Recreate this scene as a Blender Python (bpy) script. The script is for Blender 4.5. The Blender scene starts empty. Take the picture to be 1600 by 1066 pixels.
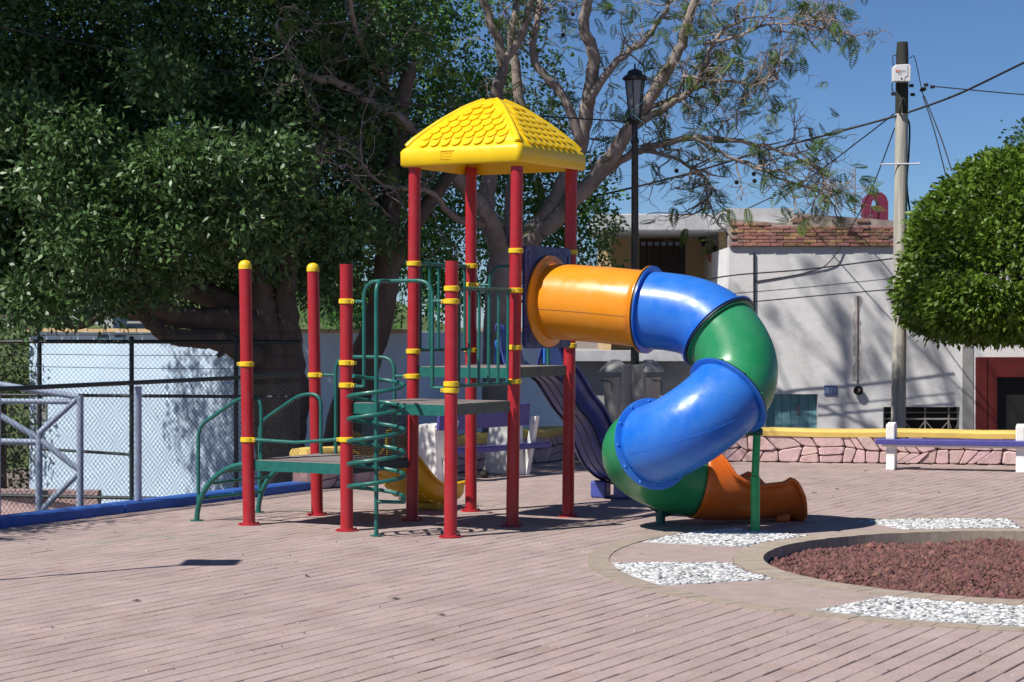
import bpy, math, random
import numpy as np
from mathutils import Vector, Matrix
random.seed(7); rng = np.random.default_rng(11)
R = math.radians
sc = bpy.context.scene
col = sc.collection
# ------------------------------------------------------------------ camera, sky, sun, exposure
F, EYE, HOR = 3150.0, 2.06, 505.0            # focal length and horizon in photo pixels, eye height in metres
cam_d = bpy.data.cameras.new('camera'); cam = bpy.data.objects.new('camera', cam_d); col.objects.link(cam)
cam.location = (0, 0, EYE); cam.rotation_euler = (R(90), 0, 0)
cam_d.sensor_width = 36; cam_d.lens = 36 * F / 1600
cam_d.shift_y = (HOR - 533) / 1600
cam_d.clip_start = .1; cam_d.clip_end = 3000
cam_d.dof.use_dof = True; cam_d.dof.focus_distance = 20.3; cam_d.dof.aperture_fstop = 5.6
sc.camera = cam
SUN = Vector((-.63, -.48, 1)).normalized()
EL = math.asin(SUN.z); AZ = math.atan2(SUN.x, SUN.y)
w = bpy.data.worlds.new('World'); sc.world = w; w.use_nodes = True
nt = w.node_tree; nt.nodes.clear()
sky = nt.nodes.new('ShaderNodeTexSky'); sky.sky_type = 'NISHITA'; sky.sun_disc = False
sky.sun_elevation = EL; sky.sun_rotation = AZ % (2 * math.pi); sky.altitude = 3000
sky.air_density = 1.0; sky.dust_density = 1.0; sky.ozone_density = 10
bg = nt.nodes.new('ShaderNodeBackground'); bg.inputs[1].default_value = .066
wo = nt.nodes.new('ShaderNodeOutputWorld')
nt.links.new(sky.outputs[0], bg.inputs[0]); nt.links.new(bg.outputs[0], wo.inputs[0])
sd = bpy.data.lights.new('sun', 'SUN'); sd.energy = 4.3; sd.angle = R(.53); sd.color = (1, .955, .88)
so = bpy.data.objects.new('sun', sd); col.objects.link(so); so.location = (-20, -15, 30)
so.rotation_euler = (-SUN).to_track_quat('-Z', 'Y').to_euler()
sc.view_settings.view_transform = 'Standard'; sc.view_settings.look = 'None'
sc.view_settings.exposure = 0.42; sc.view_settings.gamma = 1
sc.view_settings.use_curve_mapping = False
sc.render.engine = 'CYCLES'
sc.cycles.max_bounces = 6; sc.cycles.transparent_max_bounces = 8

# ------------------------------------------------------------------ helpers
def P(px, py, d):                              # a photo pixel at distance d
    return Vector(((px - 800) / F * d, d, EYE - (py - HOR) / F * d))
def G(px, py, z=0.0):                          # a photo pixel on the ground at height z
    d = (EYE - z) * F / (py - HOR); return Vector(((px - 800) / F * d, d, z))
ANG = R(-29.6); S = 1.203                      # the play structure's square grid, also the paving's direction
U = Vector((math.cos(ANG), math.sin(ANG), 0)); V = Vector((-U.y, U.x, 0)); Z = Vector((0, 0, 1))
O0 = Vector((-2.684, 20.586, 0))
def Q(i, j, z=0.0): return O0 + U * (S * i) + V * (S * j) + Z * z
WORLD = {}
def link(o, parent=None):
    col.objects.link(o)
    if parent is not None:
        o.parent = parent
        m = WORLD.get(parent.name)
        if m is not None: o.matrix_parent_inverse = m.inverted()
    return o
def tag(o, label=None, cat=None, group=None, kind=None):
    if label: o['label'] = label
    if cat: o['category'] = cat
    if group: o['group'] = group
    if kind: o['kind'] = kind
    return o
def empty(name, loc, label, cat, group=None):
    o = bpy.data.objects.new(name, None); o.location = loc; o.empty_display_size = .2
    col.objects.link(o); WORLD[o.name] = Matrix.Translation(loc)
    return tag(o, label, cat, group)
def frame(t, up=Z):
    t = t.normalized(); a = up if abs(t.dot(up)) < .95 else Vector((1, 0, 0))
    x = t.cross(a).normalized(); return x, x.cross(t).normalized()
class MB:
    def __init__(s): s.v = []; s.f = []
    def add(s, vs, fs):
        n = len(s.v); s.v += [tuple(v) for v in vs]; s.f += [tuple(i + n for i in f) for f in fs]; return s
    def box(s, c, size, ax=None):
        c = Vector(c); ax = ax or (Vector((1, 0, 0)), Vector((0, 1, 0)), Z)
        h = [k / 2 for k in size]
        vs = [c + ax[0] * (sx * h[0]) + ax[1] * (sy * h[1]) + ax[2] * (sz * h[2]) for sz in (-1, 1) for sy in (-1, 1) for sx in (-1, 1)]
        return s.add(vs, [(0, 2, 3, 1), (4, 5, 7, 6), (0, 1, 5, 4), (2, 6, 7, 3), (0, 4, 6, 2), (1, 3, 7, 5)])
    def bar(s, a, b, wd, hg, up=Z):
        a, b = Vector(a), Vector(b); t = (b - a); x, y = frame(t, up)
        return s.box((a + b) / 2, (wd, t.length, hg), (x, t.normalized(), y))
    def tube(s, pts, r, n=10, caps=True, closed=False):
        pts = [Vector(p) for p in pts]; m = len(pts)
        rs = r if isinstance(r, (list, tuple)) else [r] * m
        vs, fs = [], []; x = None
        for i, p in enumerate(pts):
            if closed: t = pts[(i + 1) % m] - pts[i - 1]
            else: t = pts[min(i + 1, m - 1)] - pts[max(i - 1, 0)]
            t = t.normalized() if t.length > 1e-9 else Z
            if x is None: x, y = frame(t)
            else:
                x = (x - t * x.dot(t)); x = x.normalized() if x.length > 1e-6 else frame(t)[0]; y = x.cross(t)
            for k in range(n):
                a = 2 * math.pi * k / n; vs.append(p + (x * math.cos(a) + y * math.sin(a)) * rs[i])
        for i in range(m if closed else m - 1):
            j = (i + 1) % m
            for k in range(n):
                l = (k + 1) % n; fs.append((i * n + k, i * n + l, j * n + l, j * n + k))
        if caps and not closed:
            fs.append(tuple(range(n))[::-1]); fs.append(tuple(range((m - 1) * n, m * n)))
        return s.add(vs, fs)
    def cyl(s, a, b, r0, r1=None, n=16): return s.tube([a, b], [r0, r0 if r1 is None else r1], n)
    def lathe(s, c, prof, n=24, ax=Z):            # prof: (radius, height) pairs along ax
        c = Vector(c); x, y = frame(ax); vs, fs = [], []
        for r, h in prof:
            for k in range(n):
                a = 2 * math.pi * k / n; vs.append(c + ax * h + (x * math.cos(a) + y * math.sin(a)) * r)
        m = len(prof)
        for i in range(m - 1):
            for k in range(n):
                l = (k + 1) % n; fs.append((i * n + k, i * n + l, (i + 1) * n + l, (i + 1) * n + k))
        fs.append(tuple(range(n))[::-1]); fs.append(tuple(range((m - 1) * n, m * n)))
        return s.add(vs, fs)
    def prism(s, poly, a, b):                     # poly: world points; extruded from +a to +b (vectors)
        n = len(poly); a, b = Vector(a), Vector(b)
        vs = [Vector(p) + a for p in poly] + [Vector(p) + b for p in poly]
        return s.add(vs, [tuple(range(n))[::-1], tuple(range(n, 2 * n))] + [(i, (i + 1) % n, n + (i + 1) % n, n + i) for i in range(n)])
    def build(s, name, m, parent=None, smooth=False, bevel=0, solid=0, origin=True, label=None, cat=None, group=None, kind=None, angle=40):
        me = bpy.data.meshes.new(name); vs = s.v; loc = Vector((0, 0, 0))
        if parent is None and origin and vs:
            xs = [v[0] for v in vs]; ys = [v[1] for v in vs]; zs = [v[2] for v in vs]
            loc = Vector(((min(xs) + max(xs)) / 2, (min(ys) + max(ys)) / 2, min(zs)))
            vs = [(v[0] - loc.x, v[1] - loc.y, v[2] - loc.z) for v in vs]
        me.from_pydata(vs, [], s.f); me.materials.append(m); me.update()
        fix_normals(me)
        if smooth: me.shade_smooth() if hasattr(me, 'shade_smooth') else me.polygons.foreach_set('use_smooth', [True] * len(me.polygons))
        if smooth and angle: 
            try: me.set_sharp_from_angle(angle=R(angle))
            except Exception: pass
        o = bpy.data.objects.new(name, me); o.location = loc; link(o, parent)
        WORLD[o.name] = Matrix.Translation(loc)
        if solid:
            md = o.modifiers.new('thickness', 'SOLIDIFY'); md.thickness = solid; md.offset = 0
        if bevel:
            md = o.modifiers.new('bevel', 'BEVEL'); md.width = bevel; md.segments = 2; md.limit_method = 'ANGLE'; md.angle_limit = R(40)
        return tag(o, label, cat, group, kind)
def fix_normals(me):
    import bmesh
    b = bmesh.new(); b.from_mesh(me); bmesh.ops.recalc_face_normals(b, faces=b.faces); b.to_mesh(me); b.free()
def smoothpath(pts, n=8):                         # Catmull-Rom through points
    pts = [Vector(p) for p in pts]; out = []
    for i in range(len(pts) - 1):
        p0 = pts[max(i - 1, 0)]; p1 = pts[i]; p2 = pts[i + 1]; p3 = pts[min(i + 2, len(pts) - 1)]
        for k in range(n):
            t = k / n
            out.append(.5 * ((2 * p1) + (p2 - p0) * t + (2 * p0 - 5 * p1 + 4 * p2 - p3) * t * t + (3 * p1 - p0 - 3 * p2 + p3) * t ** 3))
    out.append(pts[-1]); return out
def fillet(pts, r, n=6):                          # polyline with rounded corners
    pts = [Vector(p) for p in pts]; out = [pts[0]]
    for i in range(1, len(pts) - 1):
        a, b, c = pts[i - 1], pts[i], pts[i + 1]
        ra = min(r, (a - b).length * .49, (c - b).length * .49)
        s, e = b + (a - b).normalized() * ra, b + (c - b).normalized() * ra
        for k in range(n + 1):
            t = k / n; out.append(s * (1 - t) ** 2 + b * 2 * t * (1 - t) + e * t * t)
    out.append(pts[-1]); return out
def interp(tab, x):
    for (a, ya), (b, yb) in zip(tab, tab[1:]):
        if x <= b: 
            t = (x - a) / (b - a); return ya + (yb - ya) * max(0, t)
    return tab[-1][1]

# ------------------------------------------------------------------ materials
def mat(name, c, rough=.6, var=None, bump=None, metal=0, spec=.5, attr=False, c2=None, rvar=None, coat=0, transl=0, stretch=None):
    m = bpy.data.materials.new(name); m.use_nodes = True; n = m.node_tree; b = n.nodes['Principled BSDF']; L = n.links.new
    b.inputs['Roughness'].default_value = rough; b.inputs['Metallic'].default_value = metal
    b.inputs['Specular IOR Level'].default_value = spec
    if coat: b.inputs['Coat Weight'].default_value = coat; b.inputs['Coat Roughness'].default_value = .12
    geo = n.nodes.new('ShaderNodeNewGeometry'); pos = geo.outputs['Position']
    if stretch:
        mp = n.nodes.new('ShaderNodeVectorMath'); mp.operation = 'MULTIPLY'; mp.inputs[1].default_value = stretch
        L(pos, mp.inputs[0]); pos = mp.outputs[0]
    def noise(scale, detail=5, rg=.6):
        t = n.nodes.new('ShaderNodeTexNoise'); t.inputs['Scale'].default_value = scale; t.inputs['Detail'].default_value = detail
        t.inputs['Roughness'].default_value = rg; L(pos, t.inputs['Vector']); return t.outputs[0]
    def ramp(src, a, b2, lo, hi):
        r = n.nodes.new('ShaderNodeMapRange'); r.inputs[1].default_value = lo; r.inputs[2].default_value = hi
        r.inputs[3].default_value = a; r.inputs[4].default_value = b2; L(src, r.inputs[0]); return r.outputs[0]
    cur = None
    base = n.nodes.new('ShaderNodeRGB'); base.outputs[0].default_value = (*c, 1); cur = base.outputs[0]
    if attr:
        at = n.nodes.new('ShaderNodeVertexColor'); at.layer_name = 'tint'
        mx = n.nodes.new('ShaderNodeMix'); mx.data_type = 'RGBA'; mx.blend_type = 'MULTIPLY'; mx.inputs[0].default_value = 1
        L(cur, mx.inputs[6]); L(at.outputs[0], mx.inputs[7]); cur = mx.outputs[2]
    if var:
        sc_, amt = var[0], var[1]
        mx = n.nodes.new('ShaderNodeMix'); mx.data_type = 'RGBA'
        if c2: mx.inputs[7].default_value = (*c2, 1); L(cur, mx.inputs[6]); L(ramp(noise(sc_), 0, amt, .38, .68), mx.inputs[0])
        else:
            mx.blend_type = 'MULTIPLY'; mx.inputs[0].default_value = 1; L(cur, mx.inputs[6])
            g = n.nodes.new('ShaderNodeCombineColor'); vv = ramp(noise(sc_), 1 - amt, 1 + amt, .3, .7)
            for i in range(3): L(vv, g.inputs[i])
            L(g.outputs[0], mx.inputs[7])
        cur = mx.outputs[2]
    L(cur, b.inputs['Base Color'])
    if rvar: L(ramp(noise(rvar[0]), rvar[1], rvar[2], .35, .65), b.inputs['Roughness'])
    if bump:
        bp = n.nodes.new('ShaderNodeBump'); bp.inputs['Strength'].default_value = bump[1]; bp.inputs['Distance'].default_value = bump[2] if len(bump) > 2 else .01
        L(noise(bump[0], 6, .65), bp.inputs['Height']); L(bp.outputs[0], b.inputs['Normal'])
    if transl:
        tr = n.nodes.new('ShaderNodeBsdfTranslucent'); L(cur, tr.inputs[0])
        ms = n.nodes.new('ShaderNodeMixShader'); ms.inputs[0].default_value = transl
        L(b.outputs[0], ms.inputs[1]); L(tr.outputs[0], ms.inputs[2]); L(ms.outputs[0], n.nodes['Material Output'].inputs[0])
    m['nodes'] = 1
    return m
M = dict(
 red=mat('red_paint', (.40, .011, .02), .36, var=(7, .45), c2=(.36, .045, .05), rvar=(9, .28, .48)),
 yellow=mat('yellow_plastic', (.84, .56, .006), .36, var=(4, .06), rvar=(8, .28, .45)),
 clamp=mat('yellow_clamp', (.80, .55, .02), .4, var=(30, .12)),
 green=mat('green_paint', (.012, .125, .105), .36, var=(14, .2), rvar=(20, .28, .5)),
 deck=mat('deck_vinyl', (.22, .19, .185), .75, var=(60, .25), bump=(220, .3, .004)),
 tblue=mat('blue_plastic', (.012, .14, .60), .3, var=(2.6, .6), c2=(.06, .23, .64), rvar=(7, .22, .42), bump=(3, .12, .02)),
 tgreen=mat('green_plastic', (.015, .24, .085), .3, var=(2.6, .6), c2=(.07, .30, .16), rvar=(6, .24, .42), bump=(3, .12, .02)),
 orange=mat('orange_plastic', (.80, .27, .006), .3, var=(2.4, .5), c2=(.76, .33, .06), rvar=(6, .22, .36)),
 dorange=mat('orange_chute_plastic', (.66, .13, .008), .34, var=(3, .5), c2=(.56, .17, .05), rvar=(6, .26, .4)),
 pblue=mat('faded_blue_panel', (.022, .035, .15), .5, var=(7, .35), c2=(.12, .14, .3), rvar=(6, .35, .6)),
 navy=mat('dark_navy_plastic', (.008, .014, .07), .4),
 sblue=mat('navy_slide_plastic', (.055, .08, .31), .34, var=(4, .3)),
 yslide=mat('yellow_slide_plastic', (.74, .43, .008), .36, var=(4, .12)),
 seam=mat('flange_gasket', (.012, .018, .05), .5),
 steel=mat('bolt_steel', (.35, .34, .33), .4, metal=.8),
 dside=mat('grey_deck_edge', (.11, .11, .09), .6, var=(12, .3)),
 rubber=mat('dark_rubber', (.02, .018, .018), .8),
 paver=mat('pink_paver_concrete', (.385, .298, .278), .88, attr=True, var=(1.3, .14), bump=(240, .5, .004)),
 joint=mat('paver_joint_sand', (.09, .06, .052), .95, var=(3, .3)),
 concrete=mat('pinkish_concrete', (.36, .275, .25), .9, var=(5, .14), bump=(60, .25, .004)),
 tan=mat('tan_edging_brick', (.35, .29, .235), .9, attr=True, var=(8, .15), bump=(120, .4, .004)),
 pebble=mat('white_pebble', (.60, .60, .59), .6, attr=True),
 mortar=mat('pale_mortar', (.56, .555, .55), .9, var=(20, .2)),
 lava=mat('red_lava_rock', (.155, .070, .062), .95, attr=True, bump=(150, .8, .006)),
 soil=mat('dark_soil', (.06, .03, .026), 1, var=(20, .3)),
 curb=mat('blue_curb_paint', (.03, .11, .42), .6, var=(3, .2), bump=(30, .2)),
 pstone=mat('pink_painted_stone', (.58, .41, .40), .85, attr=True, var=(6, .12), bump=(18, .6, .02)),
 pmort=mat('dirty_mortar', (.27, .16, .15), .95, var=(9, .4)),
 ycoping=mat('yellow_coping_paint', (.72, .50, .13), .7, var=(2.5, .12), bump=(14, .3, .01)),
 white=mat('white_bench_paint', (.78, .77, .74), .7, var=(6, .07), bump=(30, .15)),
 bblue=mat('violet_blue_bench_paint', (.07, .065, .27), .5, var=(10, .15)),
 wall=mat('old_whitewash', (.83, .82, .83), .9, var=(1.6, .45), c2=(.66, .62, .61), bump=(9, .35, .02)),
 wall_grey=mat('grey_plaster', (.30, .295, .30), .9, var=(2, .25), bump=(12, .3, .01)),
 lblue=mat('pale_blue_limewash', (.60, .76, .94), .9, var=(1.2, .08), bump=(9, .25, .01)),
 cream=mat('cream_plaster', (.55, .40, .22), .9, var=(2, .1)),
 slab=mat('silver_roof_coat', (.52, .53, .55), .6, var=(2.5, .2)),
 brick=mat('old_red_brick', (.40, .22, .155), .92, attr=True, var=(12, .25), bump=(60, .5, .01)),
 bmort=mat('brick_mortar', (.36, .30, .27), .95, var=(5, .35), bump=(40, .5, .01)),
 teal=mat('teal_door_planks', (.17, .37, .42), .75, var=(7, .3), stretch=(1, 1, .15)),
 maroon=mat('dark_red_frame', (.10, .008, .008), .6, var=(3, .3)),
 dark=mat('dark_opening', (.014, .012, .012), .6),
 brown=mat('dark_brown_door', (.045, .018, .012), .6, var=(9, .3), stretch=(1, 1, .1)),
 glass=mat('window_glass', (.02, .016, .014), .15),
 grille=mat('grey_window_grille', (.36, .35, .33), .6),
 black=mat('black_iron', (.018, .02, .022), .42),
 lampglass=mat('frosted_lamp_glass', (.38, .41, .44), .3, transl=.4),
 bin=mat('grey_bin_plastic', (.26, .255, .25), .5, var=(4, .15)),
 galv=mat('pale_blue_pipe_paint', (.30, .36, .48), .5, var=(8, .2)),
 fdark=mat('dark_green_fence_paint', (.012, .022, .024), .5),
 wire=mat('fence_wire', (.018, .024, .03), .6),
 wood=mat('weathered_pole_wood', (.43, .41, .36), .9, var=(6, .35), bump=(14, .7, .015), stretch=(3, 3, .12)),
 tar=mat('creosote_wood', (.03, .032, .024), .8, var=(6, .4), stretch=(3, 3, .15)),
 plastic=mat('white_box_plastic', (.74, .74, .76), .45),
 orangemark=mat('faded_orange_print', (.6, .22, .15), .6),
 greymark=mat('grey_print', (.25, .26, .28), .6),
 plate=mat('blue_enamel_plate', (.035, .07, .27), .35, var=(60, .5), c2=(.35, .42, .6)),
 cable=mat('cable_rubber', (.014, .014, .016), .6),
 pipe=mat('blue_drainpipe', (.06, .12, .17), .5),
 pinksign=mat('maroon_sheet_metal', (.13, .012, .035), .5, var=(4, .25)),
 bark=mat('ficus_bark', (.115, .088, .072), .95, var=(3, .4), bump=(9, .8, .04), stretch=(1, 1, .3)),
 jbark=mat('jacaranda_bark', (.27, .225, .20), .95, var=(4, .35), bump=(20, .9, .02), stretch=(1, 1, .5)),
 leaf=mat('ficus_leaf', (.062, .125, .04), .43, attr=True, transl=.2),
 tleaf=mat('topiary_leaf', (.112, .205, .02), .45, attr=True, transl=.25),
 jleaf=mat('jacaranda_leaf', (.10, .165, .035), .5, attr=True, transl=.4),
 hleaf=mat('hedge_leaf', (.05, .085, .02), .6, attr=True, transl=.2),
 flower=mat('violet_blossom', (.22, .16, .45), .7),
 pod=mat('dry_seed_pod', (.03, .02, .014), .8),
 clay=mat('clay_pot', (.24, .09, .06), .8),
 ground=mat('dusty_ground', (.24, .19, .155), .95, var=(.4, .2)),
 street=mat('street_concrete', (.25, .24, .23), .9, var=(.8, .15)),
 grass=mat('dry_green_hill', (.085, .12, .03), 1, var=(.35, .4)),
 farwall=mat('far_house_plaster', (.5, .49, .5), .9, var=(.5, .15)),
 deadleaf=mat('dry_leaf', (.06, .04, .025), .9),
)
# faint teal and blue chalk smears worn into the pavers
def smear(m):
    n = m.node_tree; L = n.links.new; b = n.nodes['Principled BSDF']; src = b.inputs['Base Color'].links[0].from_socket
    geo = n.nodes.new('ShaderNodeNewGeometry'); nz = n.nodes.new('ShaderNodeTexNoise'); nz.inputs['Scale'].default_value = 2.6; nz.inputs['Detail'].default_value = 4
    st = n.nodes.new('ShaderNodeVectorMath'); st.operation = 'MULTIPLY'; st.inputs[1].default_value = (1, .7, 1)
    L(geo.outputs['Position'], st.inputs[0]); L(st.outputs[0], nz.inputs['Vector'])
    for c, rad, colr in (((-3.3, 18.9, 0), 1.15, (.17, .30, .25)), ((-.1, 19.4, 0), .28, (.2, .24, .36))):
        dv = n.nodes.new('ShaderNodeVectorMath'); dv.operation = 'DISTANCE'; dv.inputs[1].default_value = c; L(geo.outputs['Position'], dv.inputs[0])
        r1 = n.nodes.new('ShaderNodeMapRange'); r1.inputs[1].default_value = rad; r1.inputs[2].default_value = rad * .4; L(dv.outputs['Value'], r1.inputs[0])
        r2 = n.nodes.new('ShaderNodeMapRange'); r2.inputs[1].default_value = .55; r2.inputs[2].default_value = .68; r2.inputs[4].default_value = .55; L(nz.outputs[0], r2.inputs[0])
        mu = n.nodes.new('ShaderNodeMath'); mu.operation = 'MULTIPLY'; L(r1.outputs[0], mu.inputs[0]); L(r2.outputs[0], mu.inputs[1])
        mx = n.nodes.new('ShaderNodeMix'); mx.data_type = 'RGBA'; mx.inputs[7].default_value = (*colr, 1)
        L(mu.outputs[0], mx.inputs[0]); L(src, mx.inputs[6]); src = mx.outputs[2]
    # rusty dust patches
    nz2 = n.nodes.new('ShaderNodeTexNoise'); nz2.inputs['Scale'].default_value = 1.7; nz2.inputs['Detail'].default_value = 6; nz2.inputs['Roughness'].default_value = .7
    L(geo.outputs['Position'], nz2.inputs['Vector'])
    r3 = n.nodes.new('ShaderNodeMapRange'); r3.inputs[1].default_value = .56; r3.inputs[2].default_value = .72; r3.inputs[4].default_value = .4; L(nz2.outputs[0], r3.inputs[0])
    mx = n.nodes.new('ShaderNodeMix'); mx.data_type = 'RGBA'; mx.inputs[7].default_value = (.33, .19, .13, 1)
    L(r3.outputs[0], mx.inputs[0]); L(src, mx.inputs[6]); src = mx.outputs[2]
    nz3 = n.nodes.new('ShaderNodeTexNoise'); nz3.inputs['Scale'].default_value = 38; nz3.inputs['Detail'].default_value = 6; nz3.inputs['Roughness'].default_value = .75; L(geo.outputs['Position'], nz3.inputs['Vector'])
    r4 = n.nodes.new('ShaderNodeMapRange'); r4.inputs[1].default_value = .3; r4.inputs[2].default_value = .7; r4.inputs[3].default_value = .72; r4.inputs[4].default_value = 1.22; L(nz3.outputs[0], r4.inputs[0])
    cc = n.nodes.new('ShaderNodeCombineColor')
    for k in range(3): L(r4.outputs[0], cc.inputs[k])
    mx = n.nodes.new('ShaderNodeMix'); mx.data_type = 'RGBA'; mx.blend_type = 'MULTIPLY'; mx.inputs[0].default_value = 1; L(src, mx.inputs[6]); L(cc.outputs[0], mx.inputs[7]); src = mx.outputs[2]
    L(src, b.inputs['Base Color'])
smear(M['paver'])

def quad_mesh(name, verts, nv, tint, m, tris=None):
    """numpy: verts (n,nv,3) faces of nv corners each, tint (n,3)"""
    n = len(verts); me = bpy.data.meshes.new(name)
    me.vertices.add(n * nv); me.vertices.foreach_set('co', verts.astype(np.float32).ravel())
    me.loops.add(n * nv); me.loops.foreach_set('vertex_index', np.arange(n * nv, dtype=np.int32))
    me.polygons.add(n); me.polygons.foreach_set('loop_start', np.arange(0, n * nv, nv, dtype=np.int32))
    try: me.polygons.foreach_set('loop_total', np.full(n, nv, dtype=np.int32))
    except Exception: pass
    me.materials.append(m); me.update(calc_edges=True)
    ca = me.color_attributes.new('tint', 'FLOAT_COLOR', 'POINT')
    t = np.ones((n, nv, 4), np.float32); t[:, :, :3] = tint[:, None, :]; ca.data.foreach_set('color', t.ravel())
    return me
def set_tint(me, t):
    ca = me.color_attributes.new('tint', 'FLOAT_COLOR', 'POINT')
    if isinstance(t, tuple): ca.data.foreach_set('color', list((*t, 1)) * len(me.vertices))
    else: ca.data.foreach_set('color', np.asarray(t, np.float32).ravel())

# ------------------------------------------------------------------ setting: ground, plaza, paving
STREET = -1.25
MB().add([(-900, -200, STREET), (900, -200, STREET), (900, 1500, STREET), (-900, 1500, STREET)], [(0, 1, 2, 3)]).build('ground', M['ground'], origin=False, kind='structure')
cA = G(0, 826); cA = Vector((-5.13, 20.2, 0)); cB = cA + V * 5.42          # foot of the blue curb, its far end meets the stone wall
wC = Vector((.86, 30.45, 0)); wD = Vector((7.35, 29.25, 0)); wE = wD + (wD - wC).normalized() * 8
poly = [cA - V * 26, cB, wC, wD, wE, Vector((wE.x, -4, 0))]
poly = [Vector((p.x, p.y, 0)) for p in poly]
def inside(x, y, pl=poly):
    c = False
    for i in range(len(pl)):
        a, b = pl[i], pl[i - 1]
        if (a.y > y) != (b.y > y) and x < (b.x - a.x) * (y - a.y) / (b.y - a.y) + a.x: c = not c
    return c
RC = Vector((4.74, 17.3, 0)); R1, R2, R3, R4 = 2.56, 2.83, 3.9, 4.1          # planter rings
def clip(pl, f):                                   # keep the part of a polygon where f >= 0
    out = []
    for i in range(len(pl)):
        a, b = pl[i - 1], pl[i]; fa, fb = f(a), f(b)
        if (fa >= 0) != (fb >= 0): out.append(a + (b - a) * (fa / (fa - fb)))
        if fb >= 0: out.append(b)
    return out
m = MB(); n = len(poly); zt_ = -.014; hs_ = 2.87; hx0, hx1, hy0, hy1 = RC.x - hs_, RC.x + hs_, RC.y - hs_, RC.y + hs_
mid_ = clip(clip(poly, lambda p: p.x - hx0), lambda p: hx1 - p.x)
for pc_ in (clip(poly, lambda p: hx0 - p.x), clip(poly, lambda p: p.x - hx1), clip(mid_, lambda p: hy0 - p.y), clip(mid_, lambda p: p.y - hy1)):
    m.add([p + Z * zt_ for p in pc_], [tuple(range(len(pc_)))])
m.add([p + Z * zt_ for p in poly] + [p + Z * (STREET - .2) for p in poly], [(i, (i + 1) % n, n + (i + 1) % n, n + i) for i in range(n)])
plaza = m.build('plaza', M['joint'], origin=False, kind='structure')
PW, PL = .15, .30
nearest = []; rest = []
for i in range(-120, 160):
    off = random.uniform(0, PL); gap = random.choice((.005, .007, .009, .011, .014))
    for j in range(-40, 110):
        a = (i + .5) * PW; b = j * PL + off
        c = Vector((O0.x, O0.y, 0)) + U * a + V * b
        if not (-9 < c.x < 11 and 8.5 < c.y < 31): continue
        if not inside(c.x, c.y): continue
        if (c - RC).length < R4 - .12: continue
        px = 800 + F * c.x / c.y; py = HOR + F * EYE / c.y
        (nearest if (-20 < px < 1620 and py < 1085) else rest).append((c.y, c, gap))
nearest.sort(key=lambda t: t[0]); rest += nearest[300:]; nearest = nearest[:300]
def paver_verts(wx, ly, h=.014, ch=.004, end=.15):
    a, b = wx / 2, ly / 2
    vs = []
    for (dx, dy, z) in ((a, b, -h), (a, b, -ch), (a - ch, b - ch * end, 0)):
        vs += [(-dx, -dy, z), (dx, -dy, z), (dx, dy, z), (-dx, dy, z)]
    return vs, [(4 * r + k, 4 * r + (k + 1) % 4, 4 * r + 4 + (k + 1) % 4, 4 * r + 4 + k) for r in (0, 1) for k in range(4)] + [(8, 9, 10, 11)]
def ptint():
    g = random.gauss(1, .035); return (g * random.uniform(.99, 1.03), g, g * random.uniform(.97, 1.02))
pm = []
for k in range(12):
    vs, fs = paver_verts(PW - random.choice((.006, .008, .012, .015)), PL - .0015)
    me = bpy.data.meshes.new('paver'); me.from_pydata(vs, [], fs); me.materials.append(M['paver']); set_tint(me, ptint()); pm.append(me)
rz = math.atan2(V.y, V.x) - math.pi / 2
for _, c, g in nearest:
    o = bpy.data.objects.new('paver', random.choice(pm)); o.location = (c.x, c.y, random.uniform(-.0025, .001))
    o.rotation_euler = (random.gauss(0, .003), random.gauss(0, .003), rz); link(o, plaza)
V3 = []; F3 = []; T3 = []
ca_, sa_ = math.cos(rz), math.sin(rz)
for _, c, g in rest:
    vs, fs = paver_verts(PW - g, PL - .0015); n = len(V3); zz = random.uniform(-.0025, .001); t = ptint()
    tx, ty = random.gauss(0, .003), random.gauss(0, .003)
    V3 += [(c.x + x * ca_ - y * sa_, c.y + x * sa_ + y * ca_, z + zz + x * ty + y * tx) for x, y, z in vs]
    F3 += [tuple(q + n for q in f) for f in fs]; T3 += [(*t, 1)] * len(vs)
me = bpy.data.meshes.new('paver_field'); me.from_pydata(V3, [], F3); me.materials.append(M['paver']); set_tint(me, T3)
o = bpy.data.objects.new('paver_field', me); link(o, plaza); o['kind'] = 'stuff'

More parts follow.
